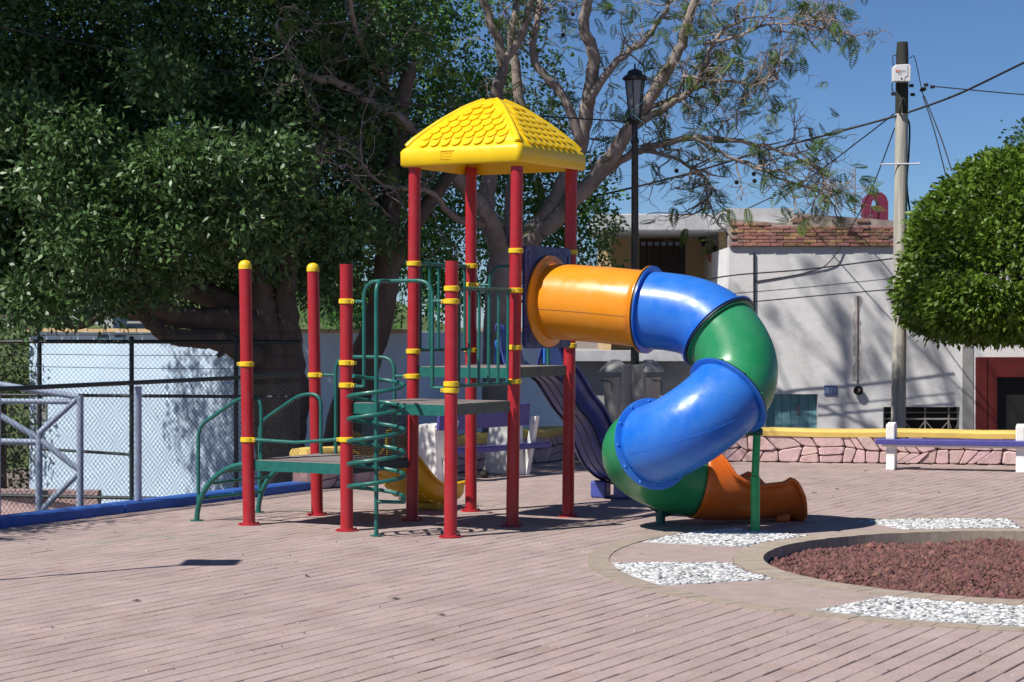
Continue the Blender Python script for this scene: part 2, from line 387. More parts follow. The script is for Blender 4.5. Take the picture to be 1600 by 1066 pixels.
# planter ring: concrete and pebble sectors, edging bricks, lava rock
def sector(m, r0, r1, a0, a1, z, n=24):
    for k in range(n):
        t0 = R(a0 + (a1 - a0) * k / n); t1 = R(a0 + (a1 - a0) * (k + 1) / n)
        q = [RC + Vector((r * math.cos(t), r * math.sin(t), 0)) for r, t in ((r0, t0), (r1, t0), (r1, t1), (r0, t1))]
        m.add([(p.x, p.y, z) for p in q] + [(p.x, p.y, -.05) for p in q], [(0, 1, 2, 3), (0, 4, 5, 1), (2, 6, 7, 3)])
m = MB(); sector(m, R2, R3, 0, 360, .002, 150)
ring = m.build('planter_ring', M['concrete'], origin=False, kind='structure')
def edging(r0, r1, n, h0, h1, name):
    variants = []
    for k in range(5):
        da = 2 * math.pi / n * .982; vs = []
        for z in (h0, h1):
            for r in (r0 + .004, r1 - .004):
                for s in (-.5, .5): vs.append((r * math.cos(s * da) - r0, r * math.sin(s * da), z))
        me = bpy.data.meshes.new(name); me.from_pydata(vs, [], [(0, 1, 3, 2), (4, 6, 7, 5), (0, 4, 5, 1), (2, 3, 7, 6), (0, 2, 6, 4), (1, 5, 7, 3)])
        me.materials.append(M['tan']); g = random.gauss(1, .05); set_tint(me, (g, g * .99, g * .98)); variants.append(me)
    for k in range(n):
        a = 2 * math.pi * k / n; x, y = RC.x + r0 * math.cos(a), RC.y + r0 * math.sin(a)
        if x > .285 * y + 1.2: continue
        o = bpy.data.objects.new(name, random.choice(variants)); o.location = (x, y, random.uniform(-.002, .002)); o.rotation_euler = (0, 0, a); link(o, ring)
edging(R1, R2, 150, -.14, .012, 'edging_brick'); edging(R3, R4, 170, -.03, .009, 'border_brick')
def rocks(name, m, pts, sizes, flat, tint, parent):
    base = np.array([(1, 0, 0), (-1, 0, 0), (0, 1, 0), (0, -1, 0), (0, 0, 1), (0, 0, -1)], float)
    tri = np.array([(0, 2, 4), (2, 1, 4), (1, 3, 4), (3, 0, 4), (2, 0, 5), (1, 2, 5), (3, 1, 5), (0, 3, 5)])
    n = len(pts); vv = base[None] * (1 + rng.uniform(-.35, .35, (n, 6, 1))) * sizes[:, None, None]
    vv[:, :, 0] *= rng.uniform(.8, 1.5, (n, 1)); vv[:, :, 2] *= flat
    a = rng.uniform(0, 2 * np.pi, n); c, s = np.cos(a)[:, None], np.sin(a)[:, None]
    x, y = vv[:, :, 0] * c - vv[:, :, 1] * s, vv[:, :, 0] * s + vv[:, :, 1] * c
    vv[:, :, 0], vv[:, :, 1] = x, y; vv += pts[:, None, :]
    me = bpy.data.meshes.new(name); me.vertices.add(n * 6); me.vertices.foreach_set('co', vv.astype(np.float32).ravel())
    fi = (tri[None] + (np.arange(n) * 6)[:, None, None]).astype(np.int32).reshape(-1, 3); k = len(fi)
    me.loops.add(k * 3); me.loops.foreach_set('vertex_index', fi.ravel()); me.polygons.add(k)
    me.polygons.foreach_set('loop_start', np.arange(0, k * 3, 3, dtype=np.int32))
    me.materials.append(m); me.update(calc_edges=True)
    t = np.ones((n, 6, 4), np.float32); t[:, :, :3] = tint[:, None, :]
    ca = me.color_attributes.new('tint', 'FLOAT_COLOR', 'POINT'); ca.data.foreach_set('color', t.ravel())
    o = bpy.data.objects.new(name, me); link(o, parent); o['kind'] = 'stuff'; return o
pts = []
for a0, a1 in ((180, 203), (131, 155), (83, 107), (228, 252), (35, 59), (276, 300)):
    m = MB(); sector(m, R2 + .02, R3 - .02, a0, a1, .005)
    m.build('pebble_bed', M['mortar'], ring, kind=None)
    for _ in range(1500):
        r = math.sqrt(random.uniform((R2 + .05) ** 2, (R3 - .05) ** 2)); a = R(random.uniform(a0 + .4, a1 - .4))
        pts.append((RC.x + r * math.cos(a), RC.y + r * math.sin(a), .008))
pts = np.array(pts); g = rng.normal(.95, .22, len(pts)).clip(.35, 1.25); dk = rng.random(len(pts)) < .2; g[dk] *= .5
rocks('pebbles', M['pebble'], pts, rng.uniform(.018, .042, len(pts)), .26, np.stack([g, g, g * 1.01], 1), ring)
m = MB(); m.lathe(RC + Vector((0, 0, -.5)), [(R1 + .05, 0), (R1 + .05, .38)], 90); m.build('planter_soil', M['soil'], origin=False, kind='structure')
n = 80000; r = np.sqrt(rng.uniform(0, (R1 - .01) ** 2, n)); a = rng.uniform(0, 2 * np.pi, n)
x, y = RC.x + r * np.cos(a), RC.y + r * np.sin(a); keep = x < .3 * y + 1.0; x, y, r = x[keep], y[keep], r[keep]; n = len(x)
hz = -.12 + .06 * (1 - (r / R1) ** 2) + .02 * np.sin(x * 5) * np.cos(y * 4) + rng.uniform(0, .03, n)
sz = rng.gamma(2.4, .0052, n).clip(.006, .055)
g = rng.normal(1, .28, n).clip(.3, 1.9); tt = np.stack([g, g * rng.uniform(.85, 1.15, n), g * rng.uniform(.85, 1.15, n)], 1)
rocks('lava_gravel', M['lava'], np.stack([x, y, hz], 1), sz, .85, tt, ring)

# ------------------------------------------------------------------ blue curb, stone wall
cu = empty('painted_curb', cA, 'bright blue painted concrete curb under the chain link fence', 'curb')
for k in range(-6, 3):
    a = cA + V * (k * 1.9 + .01); b = cA + V * min((k + 1) * 1.9 - .008, 5.42)
    if (b - a).dot(V) <= .1: continue
    MB().box((a + b) / 2 - U * .16 + Z * .0, (.32, (b - a).length, .19), (U, V, Z)).build('curb_block', M['curb'], cu, bevel=.012)
def stone_wall(name, a, b, label, h=.40, th=.34, cop=.10):
    a, b = Vector(a), Vector(b); t = (b - a).normalized(); L_ = (b - a).length; nrm = Vector((t.y, -t.x, 0))   # nrm faces the camera
    w_ = empty(name, a, label, 'wall', 'stone walls along the plaza edge')
    MB().box((a + b) / 2 - nrm * (th / 2 + .02) + Z * (h / 2 - .3), (L_, th - .05, h + .6), (t, nrm, Z)).build('wall_core', M['pmort'], w_)
    pth = [a + t * (L_ * k / 24) - nrm * (th / 2) + Z * (h + cop * .35 + .008 * math.sin(k * 1.7)) for k in range(25)]
    m = MB(); vs, fs = [], []; prof = [(-.21, -.05), (-.215, .02), (-.18, .058), (0, .066), (.18, .058), (.215, .02), (.21, -.05)]
    for p in pth: vs += [p - nrm * q[0] * -1 + Z * q[1] for q in prof]
    k7 = len(prof)
    for i in range(24): fs += [(i * k7 + k, i * k7 + (k + 1) % k7, (i + 1) * k7 + (k + 1) % k7, (i + 1) * k7 + k) for k in range(k7)]
    fs += [tuple(range(k7)), tuple(range(24 * k7, 25 * k7))]
    m.add(vs, fs).build('coping', M['ycoping'], w_, smooth=True)
    # irregular stones: jittered cells
    rows = 2; xs = 0; nx = max(2, int(L_ / .33)); cell = L_ / nx
    def gp(i, j):
        rr = random.Random(hash((name, i, j)) & 0xffff) if False else random.Random((i * 7919 + j * 104729 + int(L_ * 1000)) & 0xffffff)
        jx = 0 if i in (0, nx) else rr.uniform(-.38, .38) * cell; jz = 0 if j in (0, rows) else rr.uniform(-.3, .3) * h / rows
        return Vector((i * cell + jx + (0 if i in (0, nx) else (j % 2) * cell * .35), j * h / rows + jz))
    for i in range(nx):
        for j in range(rows):
            q = [gp(i, j), gp(i + 1, j), gp(i + 1, j + 1), gp(i, j + 1)]
            parts = [q]
            if random.random() < .45:
                k = random.uniform(.35, .65); e, f_ = q[0].lerp(q[1], k), q[3].lerp(q[2], 1 - k)
                parts = [[q[0], e, f_, q[3]], [e, q[1], q[2], f_]]
            elif random.random() < .35:
                k = random.uniform(.35, .65); e, f_ = q[0].lerp(q[3], k), q[1].lerp(q[2], 1 - k)
                parts = [[q[0], q[1], f_, e], [e, f_, q[2], q[3]]]
            for pl in parts:
                c = sum(pl, Vector((0, 0))) / 4; out = []
                for k in range(4):
                    p0, p1 = pl[k], pl[(k + 1) % 4]
                    for tt_ in (.12, .5, .88):
                        pp = p0.lerp(p1, tt_); pp = pp + (c - pp) * (random.uniform(.01, .05)) ; dd = (c - pp); pp += dd.normalized() * .004; out.append(pp)
                dep = random.uniform(.015, .045)
                W = lambda p, o_: a + t * p.x + Z * p.y + nrm * o_
                n_ = len(out); ins = [p + (c - p) * .13 for p in out]
                vs = [W(p, -.03) for p in out] + [W(p, dep * .55) for p in out] + [W(p, dep) for p in ins]
                fs = [(r_ * n_ + k, r_ * n_ + (k + 1) % n_, (r_ + 1) * n_ + (k + 1) % n_, (r_ + 1) * n_ + k) for r_ in (0, 1) for k in range(n_)] + [tuple(range(2 * n_, 3 * n_))]
                o = MB().add(vs, fs).build('stone', M['pstone'], w_); g = random.gauss(1, .07); set_tint(o.data, (g, g * random.uniform(.94, 1.02), g * random.uniform(.94, 1.02)))
    return w_
stone_wall('stone_wall', cB + V * .02, wC, 'low pink stone wall with yellow coping receding behind the play tower')
stone_wall('stone_wall', wC + (wD - wC).normalized() * .05, wE, 'low pink stone wall with yellow coping behind the white and blue bench')

# ------------------------------------------------------------------ the play structure
play = empty('play_structure', Q(1.3, 1, 0), 'playground climber with red posts, yellow roof, green rails and plastic slides', 'playground')
def zpx(py, d): return EYE - (py - HOR) / F * d
def clamp_at(post, p, ax_d=None, side=None):
    m = MB(); m.lathe(p - Z * .026, [(.066, 0), (.0765, .006), (.0765, .046), (.066, .052)], 24)
    d = side if side is not None else Vector((1, -.2, 0)).normalized()
    x = Vector((-d.y, d.x, 0))
    m.box(p + d * .088, (.035, .05, .036), (d, x, Z))
    o = m.build('clamp', M['clamp'], post, smooth=True, angle=35)
    MB().cyl(p + d * .09 - x * .032, p + d * .09 + x * .032, .008, n=8).build('bolt', M['steel'], post)
posts = {}
def post(key, top_px, ytop, cap, clamps, sides=None):
    b = Q(*key); d = b.y
    top = Vector((b.x + .0, b.y, zpx(ytop, d))); top.x = (top_px - 800) / F * d
    lean = (top - b) / top.z
    m = MB(); zs = [.0, .02, top.z * .5, top.z]
    m.tube([b + lean * z for z in zs], .0635, 28)
    o = m.build('post', M['red'], play, smooth=True, angle=50); posts[key] = (b, lean, o)
    MB().lathe(b, [(.115, 0), (.115, .012), (.07, .014), (.068, .03)], 20).build('base_flange', M['red'], o, smooth=True, angle=30)
    for k in range(4):
        q = b + Vector((math.cos(k * 1.57 + .5), math.sin(k * 1.57 + .5), 0)) * .094
        MB().lathe(q + Z * .012, [(.013, 0), (.013, .012), (.006, .016)], 8).build('bolt', M['red'], o)
    if cap:
        MB().lathe(top - Z * .03, [(.068, 0), (.068, .03), (.064, .055), (.048, .078), (.022, .09), (.003, .093)], 24).build('cap', M['clamp'], o, smooth=True)
    for i, cy in enumerate(clamps):
        z = zpx(cy, d); clamp_at(o, b + lean * z, side=(sides[i] if sides else None))
    return o
post((0, 0), 383, 416, True, (569, 687), (-U, U))
post((0, 1), 489, 420, True, (586,), (U,))
post((1, 0), 541, 413, False, (471, 567, 602, 687), (U, U, U, -U))
post((2, 0), 706, 408, False, (451, 471, 600, 610), (V, -U, V, -U))
post((1, 1), 648, 262, False, (412, 549, 588), (V, V, -U))
post((1, 2), 736, 262, False, (416, 445, 547), (-V, U, -V))
post((2, 1), 808, 260, False, (392, 454, 543, 596), (V, -V, V, -V))
post((2, 2), 893, 262, False, (394, 540), (-V, -V))
# holes drilled along the inside of the tower posts
def PT(key, z): b, l, _ = posts[key]; return b + l * z
for key, side, ys in (((2, 2), -1, (597, 606, 612, 620, 628, 636, 700, 772, 778)), ((2, 1), 1, (655, 662, 668, 676, 690)), ((1, 1), 1, (750, 759, 766, 772))):
    for i, y in enumerate(ys):
        b, l, o = posts[key]; z = zpx(y, b.y); c = b + l * z; dirn = Vector((side * (-.25 if i % 2 else .2), -1, 0)).normalized()
        MB().cyl(c + dirn * .0625, c + dirn * .0655, .007, n=8).build('rivet', M['red'], o)
def deck(i, j, z, name='deck'):
    a = .045 / S
    pl = [Q(i, j), Q(i + 1, j), Q(i + 1, j + 1), Q(i, j + 1)]
    c = Q(i + .5, j + .5)
    pl = [c + (p - c) * .955 for p in pl]
    o = MB().prism(pl, Z * (z - .02), Z * z).build(name, M['deck'], play, bevel=.004)
    f = MB()
    for k in range(4):
        p0, p1 = pl[k], pl[(k + 1) % 4]; t = (p1 - p0).normalized(); nn = Vector((t.y, -t.x, 0))
        f.bar(p0 - t * .004 + nn * .006 + Z * (z - .058), p1 + t * .004 + nn * .006 + Z * (z - .058), .012, .105)
    f.build('deck_frame', M['green'], o)
    tb = MB(); ctr = (pl[0] + pl[1]) / 2; t = (pl[1] - pl[0]).normalized()
    return o
ZL, ZM, ZH = .665, 1.275, 1.61
deck(0, 0, ZL); dm = deck(1, 0, ZM); deck(1, 1, ZH)
q0, q1 = Q(1.42, .02, ZM - .055), Q(1.48, .02, ZM - .055)
MB().bar(q0 - V * .012, q1 - V * .012, .02, .085).build('frame_joint', M['fdark'], dm)
MB().bar(Q(2.022, .08, ZM - .055), Q(2.022, .92, ZM - .055), .012, .1).build('frame_side', M['dside'], dm)  # dark grey strips laid over the green deck frame on this side
MB().bar(Q(2.022, 1.08, ZH - .05), Q(2.022, 1.92, ZH - .05), .012, .1).build('frame_side', M['dside'], dm)
# perforated riser between low and middle deck
m = MB(); a, b = Q(1.0, .07), Q(1.0, .93); nb = 46
for k in range(nb + 1):
    p = a.lerp(b, k / nb); m.bar(p + Z * (ZL - .02), p + Z * (ZM - .1), .004, .009, up=V)
nz_ = 26
for k in range(nz_ + 1):
    z = ZL - .02 + (ZM - .1 - ZL + .02) * k / nz_; m.bar(a + Z * z, b + Z * z, .004, .009)
m.build('riser_mesh', M['fdark'], play)
m = MB(); m.bar(a + Z * (ZL - .06), b + Z * (ZL - .06), .03, .08); m.build('riser_frame', M['fdark'], play)
RB = .0195
def rail(name, pts, r=RB, rad=.14, parent=play, n=10): return MB().tube(fillet(pts, rad), r, n).build(name, M['green'], parent, smooth=True)
def between(k0, k1, z0, z1=None): return PT(k0, z0), PT(k1, z1 if z1 is not None else z0)
# V bar across the front of the low deck
a, b = PT((0, 0), zpx(687, Q(0, 0).y)), PT((1, 0), zpx(687, Q(1, 0).y)); mid = (a + b) / 2 - Z * .03
rail('front_bar', [a + U * .08, mid, b - U * .08], rad=.05)
def guard(k0, k1, zt, zb, n, inset=.14):
    a, b = between(k0, k1, zt); c, d = between(k0, k1, zb); t = (b - a).normalized()
    g = MB().tube([a + t * .07, b - t * .07], RB, 10).build('guardrail', M['green'], play, smooth=True)
    MB().tube([c + t * .07, d - t * .07], RB, 10).build('bottom_rail', M['green'], g, smooth=True)
    for k in range(n):
        f_ = (k + .75) / (n + .5); MB().tube([c.lerp(d, f_), a.lerp(b, f_)], .0155, 8).build('baluster', M['green'], g, smooth=True)
guard((1, 1), (1, 2), zpx(413, 21.3), zpx(547, 21.3), 6)
guard((2, 0), (2, 1), zpx(452, 19.9), zpx(601, 19.9), 6)
def arch(k0, k1, f0, f1, zb, zt, zc, off=0, name='entry_arch', both=True, zc2=None):
    a, b = Q(*k0), Q(*k1); t = (b - a).normalized(); L_ = (b - a).length; nn = Vector((t.y, -t.x, 0)) * off
    p, q = a + t * (L_ * f0) + nn, a + t * (L_ * f1) + nn
    o = rail(name, [p + Z * zb, p + Z * zt, q + Z * zt, q + Z * zb], rad=.17)
    for z in (zc, zc2):
        if z is None: continue
        MB().tube([a + t * .07 + Z * z, p + Z * z], RB * .85, 8).build('bracket', M['green'], o)
        MB().tube([b - t * .07 + Z * z, q + Z * z], RB * .85, 8).build('bracket', M['green'], o)
    return o
arch((0, 1), (1, 1), .2, .82, ZL, zpx(558, 21.3), zpx(587, 21.3))
arch((1, 0), (2, 0), .17, .83, zpx(605, 19.7), zpx(439, 19.7), zpx(471, 19.7), zc2=zpx(605, 19.7))
arch((1, 2), (2, 2), .2, .8, ZH, zpx(416, 21.8), zpx(445, 21.8))
# spiral climber
sb = Vector((-1.312, 19.49, 0)); rad = .268
ztop = zpx(439, 19.6)
aq, bq = Q(1, 0), Q(2, 0); tq = (bq - aq).normalized()
m = MB(); m.tube(fillet([sb, sb + Z * (ztop), aq + tq * .5 + Z * ztop], .17), .021, 12)
m.lathe(sb, [(.06, 0), (.06, .01), (.024, .012), (.024, .04)], 14)
sp = m.build('spiral_climber', M['green'], play, smooth=True)
z0, z1 = zpx(588, 19.5), zpx(779, 19.5); turns = 5.45; pts = []
for k in range(200):
    t = k / 199; a = R(150) - 2 * math.pi * turns * t           # falls clockwise: right, front, left, back
    pts.append(sb + Vector((rad * math.cos(a), rad * math.sin(a), z0 + (z1 - z0) * t)))
MB().tube(pts, .0195, 9).build('coil', M['green'], sp, smooth=True)
e = pts[-1]; MB().tube([sb + Z * (z1 - .03), e - Z * .03], .0185, 8).build('coil_foot', M['green'], sp, smooth=True)
MB().tube([e - Z * .045, e + Z * .02], .024, 8).build('coil_end', M['green'], sp)
# arch ladder
def lad(u, v, z): return O0 + U * u + V * v + Z * z
lr = []
for v_ in (.07, 1.13):
    pts = [lad(-.70 * math.sin(R(a)) if False else -.04 - .68 * (1 - math.cos(R(a))) , v_, (ZL - .05) * math.cos(R(90) - R(90 - a)) if False else (ZL - .06) * math.sin(R(90 - a))) for a in range(0, 91, 6)]
    # quarter ellipse from the deck edge out and down to the ground
    pts = [lad(-.03 - .70 * math.sin(R(a)), v_, (ZL - .05) * math.cos(R(a))) for a in range(0, 91, 6)]
    m = MB(); m.tube(pts, .028, 12); m.lathe(pts[-1], [(.07, 0), (.07, .01), (.03, .012)], 12)
    lr.append(m.build('ladder_rail', M['green'], play, smooth=True))
for a in (14, 32, 50, 68):
    p0 = lad(-.03 - .70 * math.sin(R(a)), .07, (ZL - .05) * math.cos(R(a))); p1 = p0 + V * 1.06
    MB().tube([p0, p1], .016, 8).build('rung', M['green'], lr[0], smooth=True)
for v_ in (.07, 1.13):
    rail('handrail', [lad(-.71, v_, .2), lad(-.71, v_, .98), lad(-.16, v_, 1.30), lad(.1, v_, 1.30), lad(.1, v_, ZL)], rad=.13)
# ---- roof
rc = Q(1.5, 1.5) + Vector((.035, 0, 0)); HS = .73; ZE = 3.685
hw = [(0, 1.0), (.16, .91), (.337, .775), (.5, .645), (.674, .485), (.8, .36), (.919, .205), (.97, .115), (1, .04)]
def ringpts(h, z, rr, n=6):
    out = []
    for cx, cy, a0 in ((1, 1, 0), (-1, 1, 90), (-1, -1, 180), (1, -1, 270)):
        for k in range(n + 1):
            a = R(a0 + 90 * k / n); out.append(rc + U * (cx * (h - rr) + rr * math.cos(a)) + V * (cy * (h - rr) + rr * math.sin(a)) + Z * z)
    return out
ZB = ZE + .185; ZT = 4.43
levels = [(HS - .02, ZE + .0, .06), (HS, ZE + .02, .06), (HS, ZB - .03, .06), (HS - .02, ZB, .055)]
for k in range(1, 25):
    t = k / 24; h_ = (HS - .03) * interp(hw, t); levels.append((h_, ZB + (ZT - ZB) * t, max(.02, .05 * (1 - t) + .02)))
vs, fs = [], []
for h_, z, rr in levels: vs += ringpts(h_, z, min(rr, h_ * .9))
nn = len(ringpts(1, 0, .1))
for i in range(len(levels) - 1):
    for k in range(nn): fs.append((i * nn + k, i * nn + (k + 1) % nn, (i + 1) * nn + (k + 1) % nn, (i + 1) * nn + k))
fs.append(tuple(range((len(levels) - 1) * nn, len(levels) * nn)))
roof = MB().add(vs, fs).build('roof', M['yellow'], play, smooth=True, angle=60)
# inner ceiling of the roof
vs, fs = [], []; lv = [(HS - .03, ZE + .001, .05), (HS - .05, ZE + .1, .05), (HS * .7, ZE + .33, .05), (HS * .2, ZE + .6, .03)]
for h_, z, rr in lv: vs += ringpts(h_, z, rr)
for i in range(3):
    for k in range(nn): fs.append((i * nn + k, i * nn + (k + 1) % nn, (i + 1) * nn + (k + 1) % nn, (i + 1) * nn + k))
fs.append(tuple(range(3 * nn, 4 * nn))); MB().add(vs, fs).build('roof_lining', M['yellow'], roof, smooth=True)
# raised hip ribs
for cx, cy in ((1, 1), (-1, 1), (-1, -1), (1, -1)):
    pts = []
    for k in range(0, 24):
        t = k / 24; h_ = (HS - .03) * interp(hw, t) - .02; pts.append(rc + U * (cx * h_) + V * (cy * h_) + Z * (ZB + (ZT - ZB) * t))
    MB().tube(pts[1:], [.038 - .014 * i / 22 for i in range(23)], 10).build('hip_rib', M['yellow'], roof, smooth=True)
# scalloped shingles
def shingle_mesh(wd, hg):
    out = [(-wd / 2, hg * .5), (-wd / 2, 0)] + [(-wd / 2 * math.cos(R(a)), -hg * .5 * math.sin(R(a))) for a in range(20, 161, 20)] + [(wd / 2, 0), (wd / 2, hg * .5)]
    n = len(out); zt = lambda y: .004 + .018 * (.5 - y / hg)
    vs = [(x, y, -.012) for x, y in out] + [(x, y, zt(y)) for x, y in out]
    me = bpy.data.meshes.new('shingle'); me.from_pydata(vs, [], [tuple(range(n, 2 * n))] + [(i, (i + 1) % n, n + (i + 1) % n, n + i) for i in range(n)])
    me.materials.append(M['yellow']); return me
sm = shingle_mesh(.112, .125)
rows = 7
for fx, fy in ((U, V), (-V, U), (V, -U), (-U, -V)):         # outward axis, along axis
    for k in range(rows):
        t = .1 + k * .115; h_ = (HS - .03) * interp(hw, t); z = ZB + (ZT - ZB) * t
        t2 = t + .05; h2 = (HS - .03) * interp(hw, t2); z2 = ZB + (ZT - ZB) * t2
        up = (fx * (h2 - h_) + Z * (z2 - z)).normalized(); nr = fy.cross(up).normalized()
        if nr.dot(fx) < 0: nr = -nr
        span = 2 * (h_ - .085); cnt = int(span / .128)
        if cnt < 1: continue
        for c in range(cnt):
            off = (c - (cnt - 1) / 2) * .13
            p = rc + fx * h_ + fy * off + Z * z + nr * .004
            xax = up.cross(nr)
            o = bpy.data.objects.new('shingle', sm); o.matrix_world = Matrix(((xax.x, up.x, nr.x, p.x), (xax.y, up.y, nr.y, p.y), (xax.z, up.z, nr.z, p.z), (0, 0, 0, 1)))
            link(o, roof)
# moulded maker's stamp on the eave
ctr = rc - V * (HS + .002) + U * (-.13) + Z * (ZE + .1)
m = MB(); m.bar(ctr - U * .08 + Z * .045, ctr + U * .08 + Z * .045, .006, .006); m.bar(ctr - U * .08 - Z * .045, ctr - U * .08 + Z * .045, .006, .006, up=U); m.bar(ctr - U * .08 - Z * .04, ctr + U * .02 - Z * .04, .006, .004)
for k in range(5): m.bar(ctr - U * (.05 - k * .025) + Z * .012, ctr - U * (.05 - k * .025) + Z * .032, .004, .012, up=U)
for k in range(4): m.bar(ctr - U * (.05 - k * .027) - Z * .018, ctr - U * (.05 - k * .027) - Z * .004, .004, .01, up=U)
m.build('moulded_stamp', M['yslide'], roof)
# ---- tube slide
pc = Q(2.0, 1.5) + U * .075
pnl = [pc + V * a + Z * z for a, z in fillet([Vector((-.50, 1.84, 0)), Vector((.50, 1.84, 0)), Vector((.50, 2.86, 0)), Vector((-.50, 2.86, 0)), Vector((-.50, 1.84, 0))], .06, 4) and [(q.x, q.y) for q in fillet([Vector((-.5, 2.3, 0)), Vector((-.5, 1.80, 0)), Vector((.5, 1.80, 0)), Vector((.5, 2.85, 0)), Vector((-.5, 2.85, 0)), Vector((-.5, 2.31, 0))], .07, 4)]]
pan = MB().prism(pnl, -U * .02, U * .02).build('slide_panel', M['pblue'], play, bevel=.008)
m = MB()
for (a0, z0_), (a1, z1_) in (((-.43, 1.87), (-.25, 1.87)), ((-.43, 1.87), (-.43, 2.05)), ((.25, 1.87), (.43, 1.87)), ((.43, 1.87), (.43, 2.05)), ((-.43, 2.78), (-.2, 2.78)), ((-.43, 2.6), (-.43, 2.78)), ((.2, 2.78), (.43, 2.78)), ((.43, 2.6), (.43, 2.78))):
    MB().bar(pc + U * .022 + V * a0 + Z * z0_, pc + U * .022 + V * a1 + Z * z1_, .025, .012, up=U).build('panel_rib', M['pblue'], pan)
def dirv(head, slope): return Vector((math.cos(R(head)) * math.cos(R(slope)), math.sin(R(head)) * math.cos(R(slope)), math.sin(R(slope))))
F0 = Vector((pc.x, pc.y, 2.285)) + U * .02
F1 = P(1013, 484, 20.36); F2 = P(1124, 519, 19.95); F3 = P(1139, 616, 19.62); F4 = P(1020, 694, 19.78); F5 = P(1086, 748, 20.62)
D0 = dirv(-29.6, -2); D1 = dirv(-27, -6); D2 = dirv(-40, -40); D3 = Vector((-.62, -.50, -.58)).normalized(); D4 = Vector((-.50, .84, -.2)).normalized(); D5 = dirv(12, -9)
TR = .385
def hermite(p0, d0, p1, d1, n=18, k=1.0):
    L_ = (p1 - p0).length; bend = math.acos(max(-1, min(1, d0.dot(d1)))); s = L_ * k * (1 + .12 * bend * bend)
    out = []
    for i in range(n + 1):
        t = i / n; out.append(p0 * (2 * t ** 3 - 3 * t * t + 1) + d0 * s * (t ** 3 - 2 * t * t + t) + p1 * (-2 * t ** 3 + 3 * t * t) + d1 * s * (t ** 3 - t * t))
    return out
def section(name, m_, p0, d0, p1, d1, parent, n=18, r=TR):
    pts = hermite(p0, d0, p1, d1, n)
    return MB().tube(pts, r, 56, caps=False).build(name, m_, parent, smooth=True, solid=.012, angle=0)
slide = section('tube_slide', M['orange'], F0, D0, F1, D1, play, 10)
section('tube_section', M['tblue'], F1, D1, F2, D2, slide)
section('tube_section', M['tgreen'], F2, D2, F3, D3, slide, 24)
section('tube_section', M['tblue'], F3, D3, F4, D4, slide, 24)
section('tube_section', M['tgreen'], F4, D4, F5, D5, slide, 28)
def flange(p, d, m0, m1, rr=.455, bolts=0, w0=.022):
    d = d.normalized()
    for sgn, mm in ((-1, m0), (1, m1)):
        rq = rr; rr = rq - (.028 if mm is M['tgreen'] else 0)
        MB().lathe(p + d * (sgn * .018 - .007), [(TR - .01, 0), (rr - .006, 0), (rr, .004), (rr, .012), (rr - .006, .015), (TR - .01, .015)], 56, d).build('flange', mm, slide, smooth=True, angle=40); rr = rq
    MB().lathe(p - d * .010, [(TR, 0), (rr - .014, 0), (rr - .014, .02), (TR, .02)], 56, d).build('gasket', M['seam'], slide, smooth=True, angle=40)
    x, y = frame(d)
    for k in range(bolts):
        a = 2 * math.pi * k / bolts; c = p + (x * math.cos(a) + y * math.sin(a)) * (rr - .03)
        MB().lathe(c - d * .034, [(.004, 0), (.014, .006), (.017, .014), (.017, .02)], 10, d).build('bolt', m0, slide, smooth=True)
MB().lathe(F0, [(TR - .01, 0), (.475, 0), (.475, .02), (.43, .03), (TR, .06)], 56, D0).build('flange', M['orange'], slide, smooth=True, angle=40)
flange(F1, D1, M['orange'], M['tblue'], .445, 10); flange(F2, D2, M['tblue'], M['tgreen'], .45, 10); flange(F3, D3, M['tgreen'], M['tblue'], .45, 10); flange(F4, D4, M['tblue'], M['tgreen'], .455, 12)
# seams along the straight tubes
def seam(p0, d0, p1, d1, ang, mm):
    pts = hermite(p0, d0, p1, d1, 16); out = []
    for i in range(1, 16):
        t = (pts[i + 1] - pts[i - 1]).normalized(); x = t.cross(Z).normalized(); y = x.cross(t)
        out.append(pts[i] + (x * math.cos(R(ang)) + y * math.sin(R(ang))) * (TR + .006))
    MB().tube(out, .0025, 6).build('mould_seam', mm, slide)
seam(F0, D0, F1, D1, -12, M['brown']); seam(F3, D3, F4, D4, 195, M['tblue'])
# open exit chute
E5 = P(1244, 772, 21.05); E5.z = .45; pts = hermite(F5, D5, E5, dirv(14, 0), 30); pts = [Vector((p.x, p.y, max(p.z, .44))) if i > 4 else p for i, p in enumerate(pts)]
vs, fs = [], []; N = 40
for i, p in enumerate(pts):
    t = i / 30; tg = (pts[min(i + 1, 30)] - pts[max(i - 1, 0)]).normalized(); x = tg.cross(Z).normalized(); y = x.cross(tg)
    op = interp([(0, 2), (.08, 40), (.2, 78), (.35, 95), (.66, 92), (.74, 86), (.81, 93), (.91, 116), (1, 150)], t)
    rr = TR + .012 + .05 * max(0, t - .85) / .15
    for k in range(N + 1):
        a = 90 + op + (360 - 2 * op) * k / N
        dz = 0
        rim = .0
        if k in (0, N): rim = .035
        ca, sa = math.cos(R(a)), math.sin(R(a))
        vs.append(p + (x * ca * (rr + rim) + y * sa * rr) + Z * (dz * (1 if sa > -.5 else .35)) + Z * (0))
for i in range(30):
    for k in range(N): fs.append((i * (N + 1) + k, i * (N + 1) + k + 1, (i + 1) * (N + 1) + k + 1, (i + 1) * (N + 1) + k))
ch = MB().add(vs, fs).build('exit_chute', M['dorange'], slide, smooth=True, solid=.022, angle=0)
for sgn in (0, 1):
    ln = [vs[i * (N + 1) + (0 if sgn == 0 else N)] for i in range(31)]
    MB().tube(ln[3:], .024, 8).build('chute_rim', M['dorange'], ch, smooth=True)
ln = [vs[30 * (N + 1) + k] for k in range(N + 1)]
MB().tube(ln, .03, 8).build('chute_lip', M['dorange'], ch, smooth=True)
